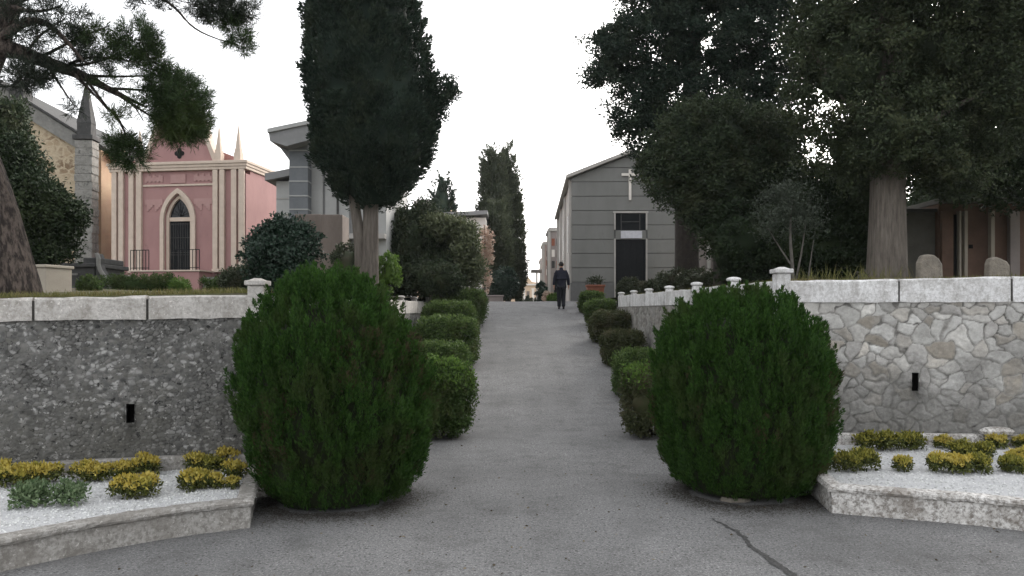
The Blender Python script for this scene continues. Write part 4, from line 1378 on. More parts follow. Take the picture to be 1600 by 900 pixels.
def pink_chapel():
    cz = 2.3
    x, y, _ = W(279, 430, 26.8)
    c = empty('pink_chapel', (x, y, 0), 'small pink gothic chapel with cream pilasters and pointed doorway', 'chapel', None, radians(-8))
    S, H0, H1 = 3.18, 6.72, 7.02
    hw = 2.50
    A_in = arch(.50, S, 5.02, 5.92)
    # front wall with an arched opening, and the body behind
    mb = MB()
    n = len(A_in)
    outer = [(-hw, S), (-hw, 5.0)]
    outer = []
    for i, (px, pz) in enumerate(A_in):
        t = i / (n - 1)
        if t < .36: outer.append((-hw, S + (H0 - S) * t / .36))
        elif t > .64: outer.append((hw, S + (H0 - S) * (1 - t) / .36))
        else: outer.append((-hw + 2 * hw * (t - .36) / .28, H0))
    mb.strip(A_in, outer, 0, .3)
    mb.box(-hw, hw, .3, 8.0, 2.2, 6.72)
    mb.box(-hw, -.62, .004, .3, 2.2, S)
    mb.box(.62, hw, .004, .3, 2.2, S)
    mb.box(-.62, .62, .06, .3, 2.2, S)
    mb.build('wall', 'pink', c)
    # gothic gable
    g = [(-1.28, H1), (1.28, H1), (1.05, 7.6), (.72, 8.4), (.34, 9.05), (0, 9.5), (-.34, 9.05), (-.72, 8.4), (-1.05, 7.6)]
    MB().prism(g, .06, .36).build('gable', 'pink', c)
    o_ = [(1.45, H1), (1.18, 7.66), (.84, 8.5), (.44, 9.2), (0, 9.72)]
    i_ = [(1.28, H1), (1.05, 7.6), (.72, 8.4), (.34, 9.05), (0, 9.5)]
    mb = MB()
    mb.strip(i_, o_, .0, .42)
    mb.strip([(-a, b) for a, b in o_], [(-a, b) for a, b in i_], .0, .42)
    mb.build('gable_coping', 'cream', c)
    mb = MB()
    for dx_, dz_ in ((0, 0), (-.1, 0), (.1, 0), (0, .1), (0, -.1)):
        mb.lathe([(.085, 0), (.085, .02)], 0, 0, 14)
        base = len(mb.v) - 28
        for k in range(base, base + 28):
            vx, vy, vz = mb.v[k]
            mb.v[k] = (vx + dx_, .058 - vz * .6 - (.002 if dx_ == 0 and dz_ == 0 else 0), 7.35 + vy + dz_)
    mb.build('quatrefoil', 'slot', c)
    # roof behind the gable
    mb = MB()
    mb.prism([(-hw + .05, 7.02), (hw - .05, 7.02), (0, 8.0)], .42, 7.9)
    mb.build('roof', 'roof_pink', c)
    # cornice, string course, pilasters
    mb = MB()
    mb.box(-hw - .06, hw + .06, -.12, 8.06, 6.723, 6.82)
    mb.box(-hw - .09, hw + .09, -.15, 8.09, 6.82, 6.92)
    mb.box(-hw - .12, hw + .12, -.19, 8.12, 6.92, 7.02)
    mb.build('cornice', 'cream', c, .012)
    MB().box(-1.32, 1.36, -.045, -.003, 6.2, 6.26).build('string_course', 'cream', c)
    for u0, w in ((-2.48, .18), (-2.22, .18), (-1.83, .18), (-1.55, .2), (1.32, .18), (1.57, .18), (2.0, .19), (2.27, .2)):
        p = MB().box(u0, u0 + w, -.11, -.003, S + .12, 6.72)
        p.build('pilaster', 'cream', c, .012)
    for u0, w in ((-2.5, .48), (-1.85, .52), (1.30, .47), (1.98, .51)):
        MB().box(u0, u0 + w, -.13, -.003, S, S + .118).build('pilaster_base', 'cream', c, .01)
    # pinnacles over the pilasters
    for u in (-2.2, -1.5, 1.48, 2.2):
        mb = MB()
        mb.box(u - .12, u + .12, -.06, .18, 7.022, 7.3)
        mb.box(u - .10, u + .10, -.04, .16, 7.303, 7.42)
        mb.add([(u - .085, -.025, 7.42), (u + .085, -.025, 7.42), (u + .085, .145, 7.42), (u - .085, .145, 7.42), (u, .06, 8.35)], [(0, 1, 4), (1, 2, 4), (2, 3, 4), (3, 0, 4)])
        mb.build('pinnacle', 'cream', c)
    # door surround, lintel, leaves, fanlight
    mb = MB()
    mb.strip(arch(.52, S, 5.0, 5.94), arch(.66, S, 5.0, 6.12), -.09, -.003)
    mb.build('door_surround', 'cream', c, .01)
    mb = MB().strip(arch(.40, S, 5.0, 5.78), arch(.50, S, 5.0, 5.9), .05, .2)
    mb.build('inner_surround', 'cream', c)
    MB().box(-.40, .40, .08, .2, 4.98, 5.12).build('lintel', 'cream', c, .008)
    mb = MB()
    mb.box(-.399, -.01, .14, .19, S, 4.978)
    mb.box(.01, .399, .14, .19, S, 4.978)
    d = mb.build('door', 'iron', c)
    mb = MB()
    for k in range(9):
        u = -.36 + k * .09
        mb.box(u - .008, u + .008, .115, .139, S + .05, 4.93)
    for z in (S + .1, S + .62, S + .7, 4.4, 4.88):
        mb.box(-.38, .38, .112, .137, z, z + .02)
    mb.build('door_grille', 'dark_stone', d)
    mb = MB().prism(arch(.39, 5.12, 5.14, 5.76)[::-1], .14, .17)
    f = mb.build('fanlight', 'glass', c)
    mb = MB()
    for k in range(-3, 4):
        a = k * .38
        mb.tube([(0, .125, 5.14), (.34 * sin(a), .125, 5.14 + (.52 if abs(k) < 2 else .36) * cos(a))], [.009, .006], 5)
    mb.build('fanlight_bars', 'iron', f)
    # raised pale relief round the arch head
    for sd_ in (-1, 1):
        mb = MB()
        for k in range(9):
            u = sd_ * (.62 + .075 * k)
            mb.box(u - .0385, u + .0385, -.022, -.003, 5.55 - .07 * ((k * 5) % 4), 5.75 + .05 * ((k * 3) % 3))
        mb.build('relief', 'pink_light', c)
        mb = MB()
        for k in range(9):
            u = sd_ * (.62 + .075 * k)
            mb.box(u - .0385, u + .0385, -.022, -.003, 6.34 + .04 * (k % 2), 6.52 + .05 * ((k + 1) % 3))
        mb.build('relief', 'pink_light', c)
    MB().box(-.28, .28, -.035, -.003, 6.3, 6.6).build('relief', 'pink_light', c)
    # podium, railing and steps
    MB().box(-1.15, 1.35, -1.0, -.14, 2.2, S - .02).build('podium', 'pink', c, .02)
    MB().box(-1.2, 1.4, -1.05, -.14, S - .018, S + .03).build('podium_slab', 'cream', c, .01)
    MB().box(-2.6, -1.16, -.8, -.14, 2.2, S - .12).build('side_block', 'chapel_pale', c, .02)
    mb = MB()
    for k in range(4):
        mb.box(1.4, 2.0, -.9 + .02 * k, -.2, 2.2 + .2 * k, 2.38 + .2 * k)
    mb.build('steps', 'grey_stone', c)
    for a, b in ((-1.15, -.48), (.5, 1.35)):
        mb = MB()
        mb.box(a, b, -.99, -.965, S + .70, S + .725)
        mb.box(a, b, -.99, -.965, S + .10, S + .12)
        nn = int((b - a) / .11)
        for k in range(nn + 1):
            u = a + (b - a) * k / nn
            mb.box(u - .009, u + .009, -.986, -.968, S + .03, S + .699)
        mb.build('railing', 'iron', c)


pink_chapel()


# ------------------------------------------------------------------ old stone church
def church():
    x, y, _ = W(135, 400, 27.5)
    c = empty('stone_church', (x, y, 0), 'old ochre rubble stone church with gabled front and pinnacled corner pier', 'church', None, radians(4))
    c.scale = (1.1, 1.1, 1.1)
    c.location.z = -.175
    zc = 7.45
    # front wall (to the left of the corner pier)
    poly = [(-9, 2), (-.3, 2), (-.3, zc - .1), (-2.4, 8.75), (-4.6, 10.1), (-6.8, 8.75), (-9, zc - .1)]
    MB().prism(poly, 0, .6).build('front_wall', 'ochre_stone', c)
    mb = MB()
    lo_ = [(-.25, zc - .35), (-4.6, 9.85 - .05), (-9, zc - .35)]
    up_ = [(-.25, zc + .12), (-4.6, 10.32), (-9, zc + .12)]
    mb.strip(lo_, up_, -.10, .7)
    mb.build('gable_coping', 'grey_stone', c)
    mb = MB().prism([(-.2, zc + .125), (-.2, zc + .2), (-4.6, 10.42), (-9, zc + .2), (-9, zc + .125), (-4.6, 10.322)], -.18, .8)
    mb.build('gable_edge', 'dark_stone', c)
    # side wall running away to the right of the pier
    MB().box(-.2, .2, .6, 14, 2, zc - .25).build('side_wall', 'orange', c)
    mb = MB()
    mb.prism([(.55, zc - .45), (.55, zc - .3), (-4.6, 10.3), (-9.5, zc - .3), (-9.5, zc - .45), (-4.6, 10.12)], .8, 14)
    mb.build('roof', 'dark_stone', c)
    # corner pier of coursed blocks
    mb = MB()
    rg = np.random.default_rng(4)
    z = 2.0
    while z < 7.2:
        h = .26 + rg.uniform(-.03, .05)
        e = rg.uniform(-.012, .012)
        mb.box(-.27 + e, .27 + e, -.22 + e, .26, z, z + h - .03)
        z += h
    mb.box(-.25, .25, -.20, .25, 2, z - .02)
    p = mb.build('corner_pier', 'pier_stone', c)
    mb = MB()
    mb.box(-.32, .32, -.28, .30, z, z + .14)
    mb.box(-.22, .22, -.17, .20, z + .14, z + .55)
    mb.add([(-.23, -.18, z + .55), (.23, -.18, z + .55), (.23, .21, z + .55), (-.23, .21, z + .55), (-.03, .0, z + 1.9), (.03, .0, z + 1.9), (.03, .05, z + 1.9), (-.03, .05, z + 1.9)],
           [(0, 1, 5, 4), (1, 2, 6, 5), (2, 3, 7, 6), (3, 0, 4, 7), (4, 5, 6, 7)])
    mb.build('pinnacle', 'dark_stone', c, .01)
    mb = MB()
    u = -2.12
    mb.box(u - .22, u + .22, -.15, .4, 8.7, 9.05)
    mb.add([(u - .2, -.1, 9.05), (u + .2, -.1, 9.05), (u + .2, .35, 9.05), (u - .2, .35, 9.05), (u, .1, 9.5)], [(0, 1, 4), (1, 2, 4), (2, 3, 4), (3, 0, 4)])
    mb.build('gable_finial', 'dark_stone', c)


church()


# ------------------------------------------------------------------ modern mausoleum behind the cypress
def modern():
    Y = 22.5
    s = Y / F
    x, y, _ = W(466, 440, Y)
    c = empty('modern_mausoleum', (x, y, 0), 'grey modern mausoleum with slanted overhanging concrete roof behind the tall cypress', 'mausoleum')
    zz = lambda py: EYE + (HY - py) * s
    u = lambda px: (px - 466) * s
    MB().box(u(452), u(481), 0, .6, 2.1, zz(206)).build('pier', 'mod_pier', c)
    for py in (236, 262, 284, 307, 328):
        MB().box(u(452) - .012, u(481) + .012, -.015, .612, zz(py), zz(py) + .035).build('pier_band', 'mod_grey', c)
    # upper roof: slab rising to the right, tapered underside
    MB().prism([(u(430), zz(226)), (u(455), zz(234)), (u(620), zz(190)), (u(620), zz(172)), (u(428), zz(212))], -.5, 5).build('roof', 'mod_roof', c)
    MB().prism([(u(427), zz(214)), (u(620), zz(174)), (u(620), zz(168)), (u(427), zz(208))], -.56, 5.06).build('roof_edge', 'mod_grey', c)
    MB().prism([(u(436), zz(229)), (u(453), zz(252)), (u(453), zz(236))], .05, .5).build('bracket', 'mod_roof', c)
    # lower left roof and wall
    MB().prism([(u(412), zz(281)), (u(452), zz(273)), (u(452), zz(262)), (u(412), zz(270))], .1, 5).build('low_roof', 'mod_roof', c)
    MB().box(u(426), u(452), .35, 5, 2.1, zz(280)).build('wall', 'mod_grey', c)
    MB().box(u(426), u(452), .33, .348, zz(308), zz(307)).build('wall_band', 'chapel_pale', c)
    MB().box(u(426), u(452), .33, .348, zz(335), zz(331)).build('wall_band', 'chapel_pale', c)
    # right wall of pale panels
    mb = MB()
    for a, b in ((481, 499), (503, 541), (549, 600)):
        mb.box(u(a), u(b), .4, 5, 2.1, zz(232))
    mb.build('wall', 'mod_grey', c)
    mb = MB()
    mb.box(u(499), u(503), .45, 4.9, 2.1, zz(240))
    mb.box(u(541), u(549), .45, 4.9, 2.1, zz(240))
    mb.build('panel_gap', 'mod_roof', c)
    mb = MB()
    mb.box(u(521.5), u(524.5), .36, .398, zz(332), zz(292))
    mb.box(u(514), u(532), .36, .397, zz(304), zz(301))
    mb.build('cross', 'dark_stone', c)
    MB().box(u(536), u(600), .1, .395, zz(372), zz(364)).build('sill', 'chapel_pale', c)


modern()
x, y, _ = W(495, 420, 19.5)
w = empty('brown_stone_wall', (x, y, 0), 'brown weathered stone wall of two blocks in front of the grey mausoleum', 'wall')
s = 19.5 / F
zz = lambda py: EYE + (HY - py) * s
MB().box((455 - 495) * s, (497 - 495) * s, .3, .8, 2.0, zz(332)).build('wall_block', 'brown_wall', w, .02)
MB().box((501 - 495) * s, (535 - 495) * s, 0, .8, 2.0, zz(335)).build('wall_block', 'brown_wall', w, .02)
MB().box((497 - 495) * s, (501 - 495) * s, .4, .75, 2.0, zz(337)).build('joint', 'joint', w)


# ------------------------------------------------------------------ grey chapel on the right
def grey_chapel():
    Y = 31.0
    s = Y / F
    x0 = (893 - CX) * s
    hw = (1077 - 893) / 2 * s
    c = empty('grey_chapel', (x0 + hw, Y, 0), 'grey gabled chapel of banded courses with white cross over its dark door', 'chapel', None, radians(-1.2))
    zz = lambda py: EYE + (HY - py) * s
    base, eave, ridge = 2.1, zz(276), zz(240)
    u = lambda px: (px - 985) * s
    ln = 13.6
    core = [(-hw + .03, base), (hw - .03, base), (hw - .03, eave - .06), (0, ridge - .06), (-hw + .03, eave - .06)]
    MB().prism(core, .04, ln).build('body', 'chapel_base', c)
    # banded courses on the front, opening left for window and door
    mb = MB()
    ys = [441, 418.5, 396, 374, 351.5, 329, 306.5, 284, 262]
    zs = [zz(q) for q in ys]
    dl, dr = u(962), u(1009)
    g = .024
    def roofz(ux): return eave + (ridge - eave) * (1 - abs(ux) / hw) - .05
    for a, b in zip(zs[:-1], zs[1:]):
        lo_, hi_ = a + g / 2, b - g / 2
        spans = [(-hw, dl - .06), (dr + .06, hw)] if lo_ < zz(336) else [(-hw, hw)]
        for p, q in spans:
            if hi_ < eave - .05:
                mb.box(p, q, 0, .06, lo_, hi_)
            else:
                e = lambda z: hw * (1 - (z + .05 - eave) / (ridge - eave))
                pts = [(p, lo_), (q, lo_)]
                x1 = min(hw, e(hi_))
                if lo_ < eave - .05: pts += [(hw, eave - .05)]
                else: pts = [(-e(lo_), lo_), (e(lo_), lo_)]
                pts += [(x1, hi_), (-x1, hi_)]
                if lo_ < eave - .05: pts += [(-hw, eave - .05)]
                mb.prism(pts, 0, .06)
    lo_ = zs[-1] + g / 2
    e = hw * (1 - (lo_ + .05 - eave) / (ridge - eave))
    mb.prism([(-e, lo_), (e, lo_), (0, ridge - .06)], 0, .06)
    mb.build('front_courses', 'chapel_grey', c, .008)
    for p0, p1 in ((-hw - .04, dl - .06), (dr + .06, hw + .04)):
        MB().box(p0, p1, -.05, .06, base, zs[0] - g / 2).build('plinth', 'chapel_base', c, .01)
    # pale frame round the window and door
    mb = MB()
    for a, b in ((dl - .062, dl), (dr, dr + .062)):
        mb.box(a, b, -.03, .1, base, zz(373))
        mb.box(a, b, -.03, .1, zz(359), zz(333))
    mb.box(dl - .10, dr + .10, -.035, .1, zz(333), zz(330))
    mb.build('door_frame', 'chapel_pale', c, .006)
    MB().box(dl, dr, -.015, .07, zz(374), zz(360)).build('lintel_panel', 'chapel_grey', c)
    MB().box(u(970), u(1003), -.05, -.017, zz(372.5), zz(361)).build('plaque', 'plaque', c, .004)
    d = MB().box(dl, dr, .03, .038, base, zz(374)).build('door', 'iron', c)
    mb = MB()
    for k in range(5):
        a = dl + (dr - dl) * (k + .5) / 5
        mb.box(a - .012, a + .012, .012, .029, base + .3, zz(377))
    mb.build('door_bars', 'iron', d)
    wn = MB().box(dl, dr, .028, .038, zz(359.5), zz(333.5)).build('window', 'glass', c)
    mb = MB()
    mb.box(u(970), u(971.5), .01, .027, zz(359), zz(334))
    mb.box(u(999), u(1000.5), .01, .027, zz(359), zz(334))
    mb.box(u(971.6), u(998.9), .01, .027, zz(347), zz(345.6))
    mb.build('window_frame', 'dark_stone', wn)
    mb = MB()
    mb.box(u(982.2), u(986.4), -.06, -.002, zz(313), zz(265))
    cr = mb
    cr.box(u(971), u(982.2) - .001, -.06, -.002, zz(275), zz(271))
    cr.box(u(986.4) + .001, u(998), -.06, -.002, zz(275), zz(271))
    cr.build('cross', 'post_white', c, .008)
    # left side wall with pilasters
    MB().box(-hw - .008, -hw + .02, .062, ln, base, eave - .06).build('side_wall', 'chapel_pale', c)
    for k, yy in enumerate((.15, 4.5, 9.0, ln - .45)):
        MB().box(-hw - .09, -hw - .01, yy, yy + .4, base, eave - .06).build('side_pilaster', 'chapel_pale', c, .01)
    for k, yy in enumerate((2.2, 6.6, 11.2)):
        MB().box(-hw - .02, -hw - .0095, yy, yy + .8, 4.4, 6.0).build('side_window', 'glass', c)
    # roof slabs
    t = .14
    ov = .22
    sl = (ridge - eave) / hw
    mb = MB()
    mb.prism([(-hw - ov, eave - ov * sl), (0, ridge), (hw + ov, eave - ov * sl), (hw + ov, eave - ov * sl + t), (0, ridge + t), (-hw - ov, eave - ov * sl + t)], -.22, ln + .2)
    mb.build('roof', 'chapel_pale', c)


grey_chapel()

# pale annex behind the trees, right of the grey chapel
x, y, _ = W(1096, 430, 27)
a = empty('pale_tomb', (x, y, 0), 'pale stone tomb seen as a strip between the dark trunk and the thicket', 'tomb')
s = 27 / F
MB().box(-14 * s, 8 * s, 0, 2, 2.2, EYE + (HY - 356) * s).box(8.2 * s, 75 * s, .3, 1.8, 2.0, EYE + (HY - 360) * s).build('wall', 'taupe_pale', a, .02)
MB().box(8 * s + .003, 14 * s, -.08, 2, 2.2, EYE + (HY - 352) * s).build('pilaster', 'chapel_pale', a, .02)
MB().box(-16 * s, 15 * s, -.12, 2.1, EYE + (HY - 352) * s + .003, EYE + (HY - 346) * s).build('cornice', 'chapel_pale', a, .02)

# terracotta pot by the chapel
x, y, z = on_r(930, 27.5)
z = EYE + (HY - 464) / F * 27.5
p = empty('flower_pot', (x, y, z), 'square terracotta planter with a green plant beside the grey chapel', 'planter')
mb = MB()
mb.add([(-.26, -.22, -.12), (.26, -.22, -.12), (.26, .22, -.12), (-.26, .22, -.12), (-.30, -.26, .36), (.30, -.26, .36), (.30, .26, .36), (-.30, .26, .36)],
       [(0, 1, 5, 4), (1, 2, 6, 5), (2, 3, 7, 6), (3, 0, 4, 7), (4, 5, 6, 7), (3, 2, 1, 0)])
mb.box(-.33, .33, -.29, .29, .36, .43)
mb.build('pot', 'terracotta', p, .01)
lv = Leaves(90)
lv.clumps(np.array([(-.2, 0, .5), (0, -.1, .58), (.18, 0, .52), (0, .1, .55), (-.1, 0, .62), (.1, 0, .6)]), .16, 60, .09, .04, .5)
lv.build('foliage', 'grey_green', p)


# brown tomb on the right
def brown_tomb():
    Y = 20.5
    s = Y / F
    x, y, _ = W(1500, 425, Y)
    c = empty('brick_tomb', (x, y, 0), 'low brown brick tomb with cream pilasters under the dark tree at right', 'tomb')
    zz = lambda py: EYE + (HY - py) * s
    u = lambda px: (px - 1500) * s
    MB().box(u(1415), u(1468), .2, 3, 2.0, zz(330)).build('annex', 'taupe', c, .01)
    MB().box(u(1413), u(1470), .1, 3.1, zz(330) + .003, zz(325)).build('annex_roof', 'dark_stone', c, .01)
    MB().box(u(1468) + .003, u(1640), .05, 3, 2.0, zz(318)).build('wall', 'brick', c)
    for a, b, m in ((1470, 1488, 'brick'), (1496, 1499, 'beige_stone'), (1504, 1509, 'beige_stone'), (1545, 1551, 'beige_stone'), (1575, 1590, 'taupe_pale')):
        MB().box(u(a), u(b), -.1 if m != 'brick' else -.06, .048, 2.0, zz(330)).build('pilaster', m, c, .01)
    MB().box(u(1489), u(1495.5), .02, .048, 2.1, zz(335)).build('door', 'slot', c)
    MB().box(u(1515), u(1521), .02, .048, zz(388), zz(382)).build('vent', 'slot', c)
    MB().box(u(1466), u(1642), -.15, 3.1, zz(318) + .003, zz(310)).build('cornice', 'taupe', c, .01)


brown_tomb()
for px, w_, h_, lab in ((1452, .22, .30, 'pale rough headstone nearer the thick grey trunk'), (1557, .21, .24, 'low rounded pale headstone in front of the cream pilaster at right')):
    x, y, z = on_r(px, 13.2)
    z = EYE + (HY - 424) / F * 13.2
    mb = MB()
    out = [(-w_, -.15), (w_, -.15), (w_ * .95, h_ * .45), (w_ * .7, h_ * .75), (w_ * .3, h_ * .95), (-w_ * .2, h_), (-w_ * .7, h_ * .88), (-w_ * .95, h_ * .5)]
    mb.prism([(a + random.uniform(-.02, .02), b + random.uniform(-.015, .015)) for a, b in out], -.07, .07)
    o = mb.build('headstone', 'rough_stone', None, .03)
    o.location = (x, y, z)
    o.rotation_euler.z = .2
    tag(o, lab, 'headstone', 'headstones behind the right wall')

# ------------------------------------------------------------------ left terrace: small stones and plants
x, y, z = W(76, 455, 12)
o = MB().box(-.2, .2, -.25, .25, -.2, .35).box(-.225, .225, -.275, .275, .353, .40).build('stone_block', 'beige_stone', None, .012)
o.location = (x, y, z)
o.rotation_euler.z = radians(-14)
tag(o, 'plain beige stone block beside the pine trunk', 'stone block')


def volute_tomb():
    Y = 18
    s = Y / F
    x, y, _ = W(120, 455, Y)
    c = empty('dark_tomb', (x, y, 0), 'dark grey stone tomb with an S-curved scroll on its right', 'tomb')
    zz = lambda py: EYE + (HY - py) * s
    u = lambda px: (px - 120) * s
    MB().box(u(97), u(148), 0, 1.4, 2.0, zz(418)).build('body', 'dark_stone', c, .02)
    MB().box(u(95), u(152), -.08, 1.5, zz(418) + .003, zz(411)).build('slab', 'dark_stone', c, .02)
    MB().box(u(126), u(150), .1, 1.3, zz(411) + .003, zz(402)).build('upper_slab', 'dark_stone', c, .02)
    MB().box(u(98), u(122), -.03, -.003, zz(430), zz(427)).build('ledge', 'grey_stone', c)
    pts = [(153, 396), (156, 404), (155, 413), (158, 422), (163, 430), (170, 438), (174, 446), (170, 456)]
    P = [(u(a), -.05, zz(b)) for a, b in pts]
    Ps, _ = smooth_curve(P, 30)
    MB().tube(Ps, np.full(30, .05), 8).build('scroll', 'grey_stone', c, 0, True)
    mb = MB()
    out = [(u(a) - .01, zz(b)) for a, b in pts]
    mb.prism([(u(150), 2.0)] + [(u(172), 2.0)] + out[::-1] + [(u(150), zz(396))], 0, .25)
    mb.build('scroll_wall', 'dark_stone', c)


volute_tomb()

x, y, z = on_l(140, 14)
shrub('round_shrub', x, y, EYE + (HY - 463) / F * 14, .20, .2, .36, 'box', 260, 'small round green shrub in front of the dark scroll tomb', 'shrub', None, 45, 40, .05, .1)


def hedge(px0, px1, Y, py0, py1, seed, label, mat='box'):
    s = Y / F
    x0, x1 = (px0 - CX) * s, (px1 - CX) * s
    zb_, zt_ = EYE + (HY - py1) * s, EYE + (HY - py0) * s
    t = empty('low_hedge', ((x0 + x1) / 2, Y, zb_), label, 'hedge')
    rg = np.random.default_rng(seed)
    n = int((x1 - x0) * 90)
    hw, h = (x1 - x0) / 2, zt_ - zb_
    P = np.stack([rg.uniform(-hw, hw, n), rg.uniform(-.25, .25, n), rg.uniform(.05, h, n)], 1)
    lv = Leaves(seed)
    lv.clumps(P, .09, 40, .055, .028, .3)
    V, Q = core_mesh('c', [(0, 0, h * .45, hw * .98, .22, h * .42)], .9, mat, None, seed)
    crown_build('foliage', lv, mat, t, (V, Q))
    MB().tube([(0, 0, -.1), (0, 0, h * .5)], [.03, .02], 6).build('stem', 'bark_dark', t)


hedge(168, 272, 17, 432, 456, 61, 'low clipped dark hedge in front of the left pilasters of the pink chapel')
hedge(320, 372, 17, 438, 458, 62, 'short low hedge right of the pink chapel podium')
x, y, z = W(283, 460, 16.5)
shrub('round_shrub', x, y, z, .20, .2, .34, 'fresh', 263, 'small light green shrub at the right end of the low hedge', 'shrub', None, 40, 40, .05, .1)
# kerb of the small grave plot in front of the hedge
x, y, z = W(230, 468, 13.5)
mb = MB().box(-.75, .62, -.1, .1, -.15, .10)
mb.add([(.622, -.1, -.15), (1.1, -.1, -.15), (1.1, .1, -.15), (.622, .1, -.15), (.622, -.1, .095), (1.1, -.1, -.06), (1.1, .1, -.06), (.622, .1, .095)],
       [(0, 1, 5, 4), (1, 2, 6, 5), (2, 3, 7, 6), (3, 0, 4, 7), (4, 5, 6, 7), (3, 2, 1, 0)])
o = mb.build('stone_edging', 'grey_stone', None, .015)
o.location = (x, y, z)
tag(o, 'weathered low stone edging in front of the low hedge by the pink chapel', 'stone edging')

# dark evergreen by the church and ivy-like growth behind the pine
crown_tree('evergreen_bush', (W(75, 420, 14)[0], 14, 2.05), [
    B(66, 345, 14, 46, 56), B(100, 338, 13.8, 27, 30), B(45, 305, 14.2, 38, 42), B(82, 388, 13.9, 34, 26), B(35, 380, 14, 36, 40), B(15, 260, 14.3, 34, 44)],
    63, 'dark_leaf', 'bark_dark', 'dark rounded evergreen bush between the pine trunk and the stone church', 'bush', None, 650, 65, .19, (.08, .04),
    [([(W(70, 420, 14)[0], 14, 2.0), (W(70, 420, 14)[0], 14, 2.6), (W(68, 380, 14)[0], 14, 3.2)], [.09, .08, .05])], .2, .5, .25, .7)
crown_tree('leafy_tree', (W(10, 420, 16)[0], 16, 2.1), [
    B(10, 205, 16, 32, 44), B(-20, 190, 16, 50, 50), B(36, 240, 15.8, 20, 24), B(-10, 260, 16, 50, 60), B(66, 262, 15.7, 9, 10)],
    64, 'oak', 'bark_dark', 'mid green leafy tree climbing against the stone church at the left edge', 'tree', None, 330, 60, .22, (.1, .05),
    [([(W(-5, 420, 16)[0], 16, 2.0), (W(-5, 300, 16)[0], 16, 3.8), (W(5, 220, 16)[0], 16, 5)], [.14, .1, .05])], .2, .4, .3, .5)

# glossy bush in front of the grey mausoleum, and neighbours
crown_tree('glossy_bush', (W(440, 450, 14.5)[0], 14.5, 2.1), [
    B(440, 400, 14.5, 46, 52), B(465, 385, 14.6, 30, 38), B(415, 395, 14.5, 26, 36), B(445, 365, 14.6, 36, 24), B(440, 435, 14.4, 50, 26)],
    65, 'holly', 'bark_dark', 'rounded glossy blue-green bush right of the pink chapel', 'bush', None, 620, 60, .16, (.08, .04),
    [([(W(440, 450, 14.5)[0], 14.5, 2.0), (W(440, 420, 14.5)[0], 14.5, 2.6)], [.06, .04])], .3, .3, .55, .5)
x, y, z = W(378, 458, 15)
shrub('low_shrub', x, y, z - .05, .42, .4, .55, 'grey_green', 264, 'low dull shrub at the foot of the glossy blue-green bush', 'shrub', None, 80, 45, .06, .2)
x, y, z = W(606, 440, 18.5)
shrub('light_shrub', x, y, z - .3, .3, .3, 1.0, 'fresh', 265, 'small light yellow-green shrub right beside the cypress trunk', 'shrub', None, 50, 40, .08, .1, core=.5)
x, y, z = W(545, 440, 18)
shrub('light_shrub', x, y, z - .25, .42, .4, 1.2, 'grey_green', 266, 'dull green shrub between the brown wall and the cypress trunk', 'shrub', None, 70, 45, .08, .1, core=.6)

# dark mass of shrubs behind the left parapet
crown_tree('evergreen_bush', (W(665, 460, 24.5)[0], 24.5, 2.1), [
    B(636, 400, 24.5, 42, 62), B(612, 352, 24.8, 16, 20), B(690, 390, 25, 46, 56), B(668, 338, 25.2, 18, 16), B(665, 430, 24, 66, 34), B(620, 420, 24.4, 34, 46), B(650, 345, 25, 40, 26), B(716, 412, 24.6, 26, 48)],
    66, 'oak', 'bark_dark', 'large dark evergreen mass between the cypress and the autumn-coloured tree', 'bush', None, 950, 65, .27, (.115, .055),
    [([(W(665, 460, 24.5)[0], 24.5, 2.0), (W(665, 430, 24.5)[0], 24.5, 3)], [.12, .08])], .25, .3, .55, .68)
crown_tree('leafy_shrub', (W(715, 450, 24)[0], 24, 2.15), [
    B(705, 362, 24, 28, 20), B(728, 395, 23.6, 16, 42), B(682, 350, 24.4, 22, 14), B(726, 368, 24, 14, 16), B(742, 415, 23.6, 9, 34)],
    67, 'pale_leaf', 'bark_dark', 'paler green leafy shrub at the right end of the dark evergreen mass', 'shrub', None, 240, 55, .26, (.12, .06),
    [([(W(715, 450, 24)[0], 24, 2.05), (W(715, 390, 24)[0], 24, 3.4)], [.08, .05])], .3, .2, .5, .4)
x, y, z = W(690, 455, 22)
shrub('round_shrub', x, y, z - .1,   .66, .6, .86, 'oak', 267, 'rounded dark green shrub in front of the large evergreen mass', 'shrub', None, 110, 50, .09, .1)
# small far conifer
x, y, _ = W(690, 330, 44)
profile_tree('conical_conifer', x, y, 2.3, [(1.5, 0, 1.3), (3.5, 0, 1.1), (5.2, 0, .75), (6.6, 0, .36), (7.4, 0, .05)], 68, 'cypress', 'bark_dark',
             'small pointed conifer far behind the dark shrubs', 'conifer', None, 260, (.3, .6), .16, 40, (.16, .07), [([(0, 0, -.2), (0, 0, 3)], [.15, .08])])
# far cypress pair by the avenue
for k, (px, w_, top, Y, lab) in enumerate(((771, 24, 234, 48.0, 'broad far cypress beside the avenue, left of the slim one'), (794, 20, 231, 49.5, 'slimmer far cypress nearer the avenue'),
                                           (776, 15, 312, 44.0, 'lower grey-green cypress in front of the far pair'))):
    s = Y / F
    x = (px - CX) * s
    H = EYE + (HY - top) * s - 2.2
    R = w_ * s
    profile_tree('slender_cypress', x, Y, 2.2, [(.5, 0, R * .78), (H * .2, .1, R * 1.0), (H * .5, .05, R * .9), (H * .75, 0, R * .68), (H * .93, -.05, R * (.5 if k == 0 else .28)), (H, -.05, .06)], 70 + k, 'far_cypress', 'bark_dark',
                 lab, 'cypress', 'far cypresses by the avenue', 800 if k < 2 else 300, (.4, .8), .17, 50, (.16, .065), [([(0, 0, -.2), (0, 0, 2)], [.2, .15])])
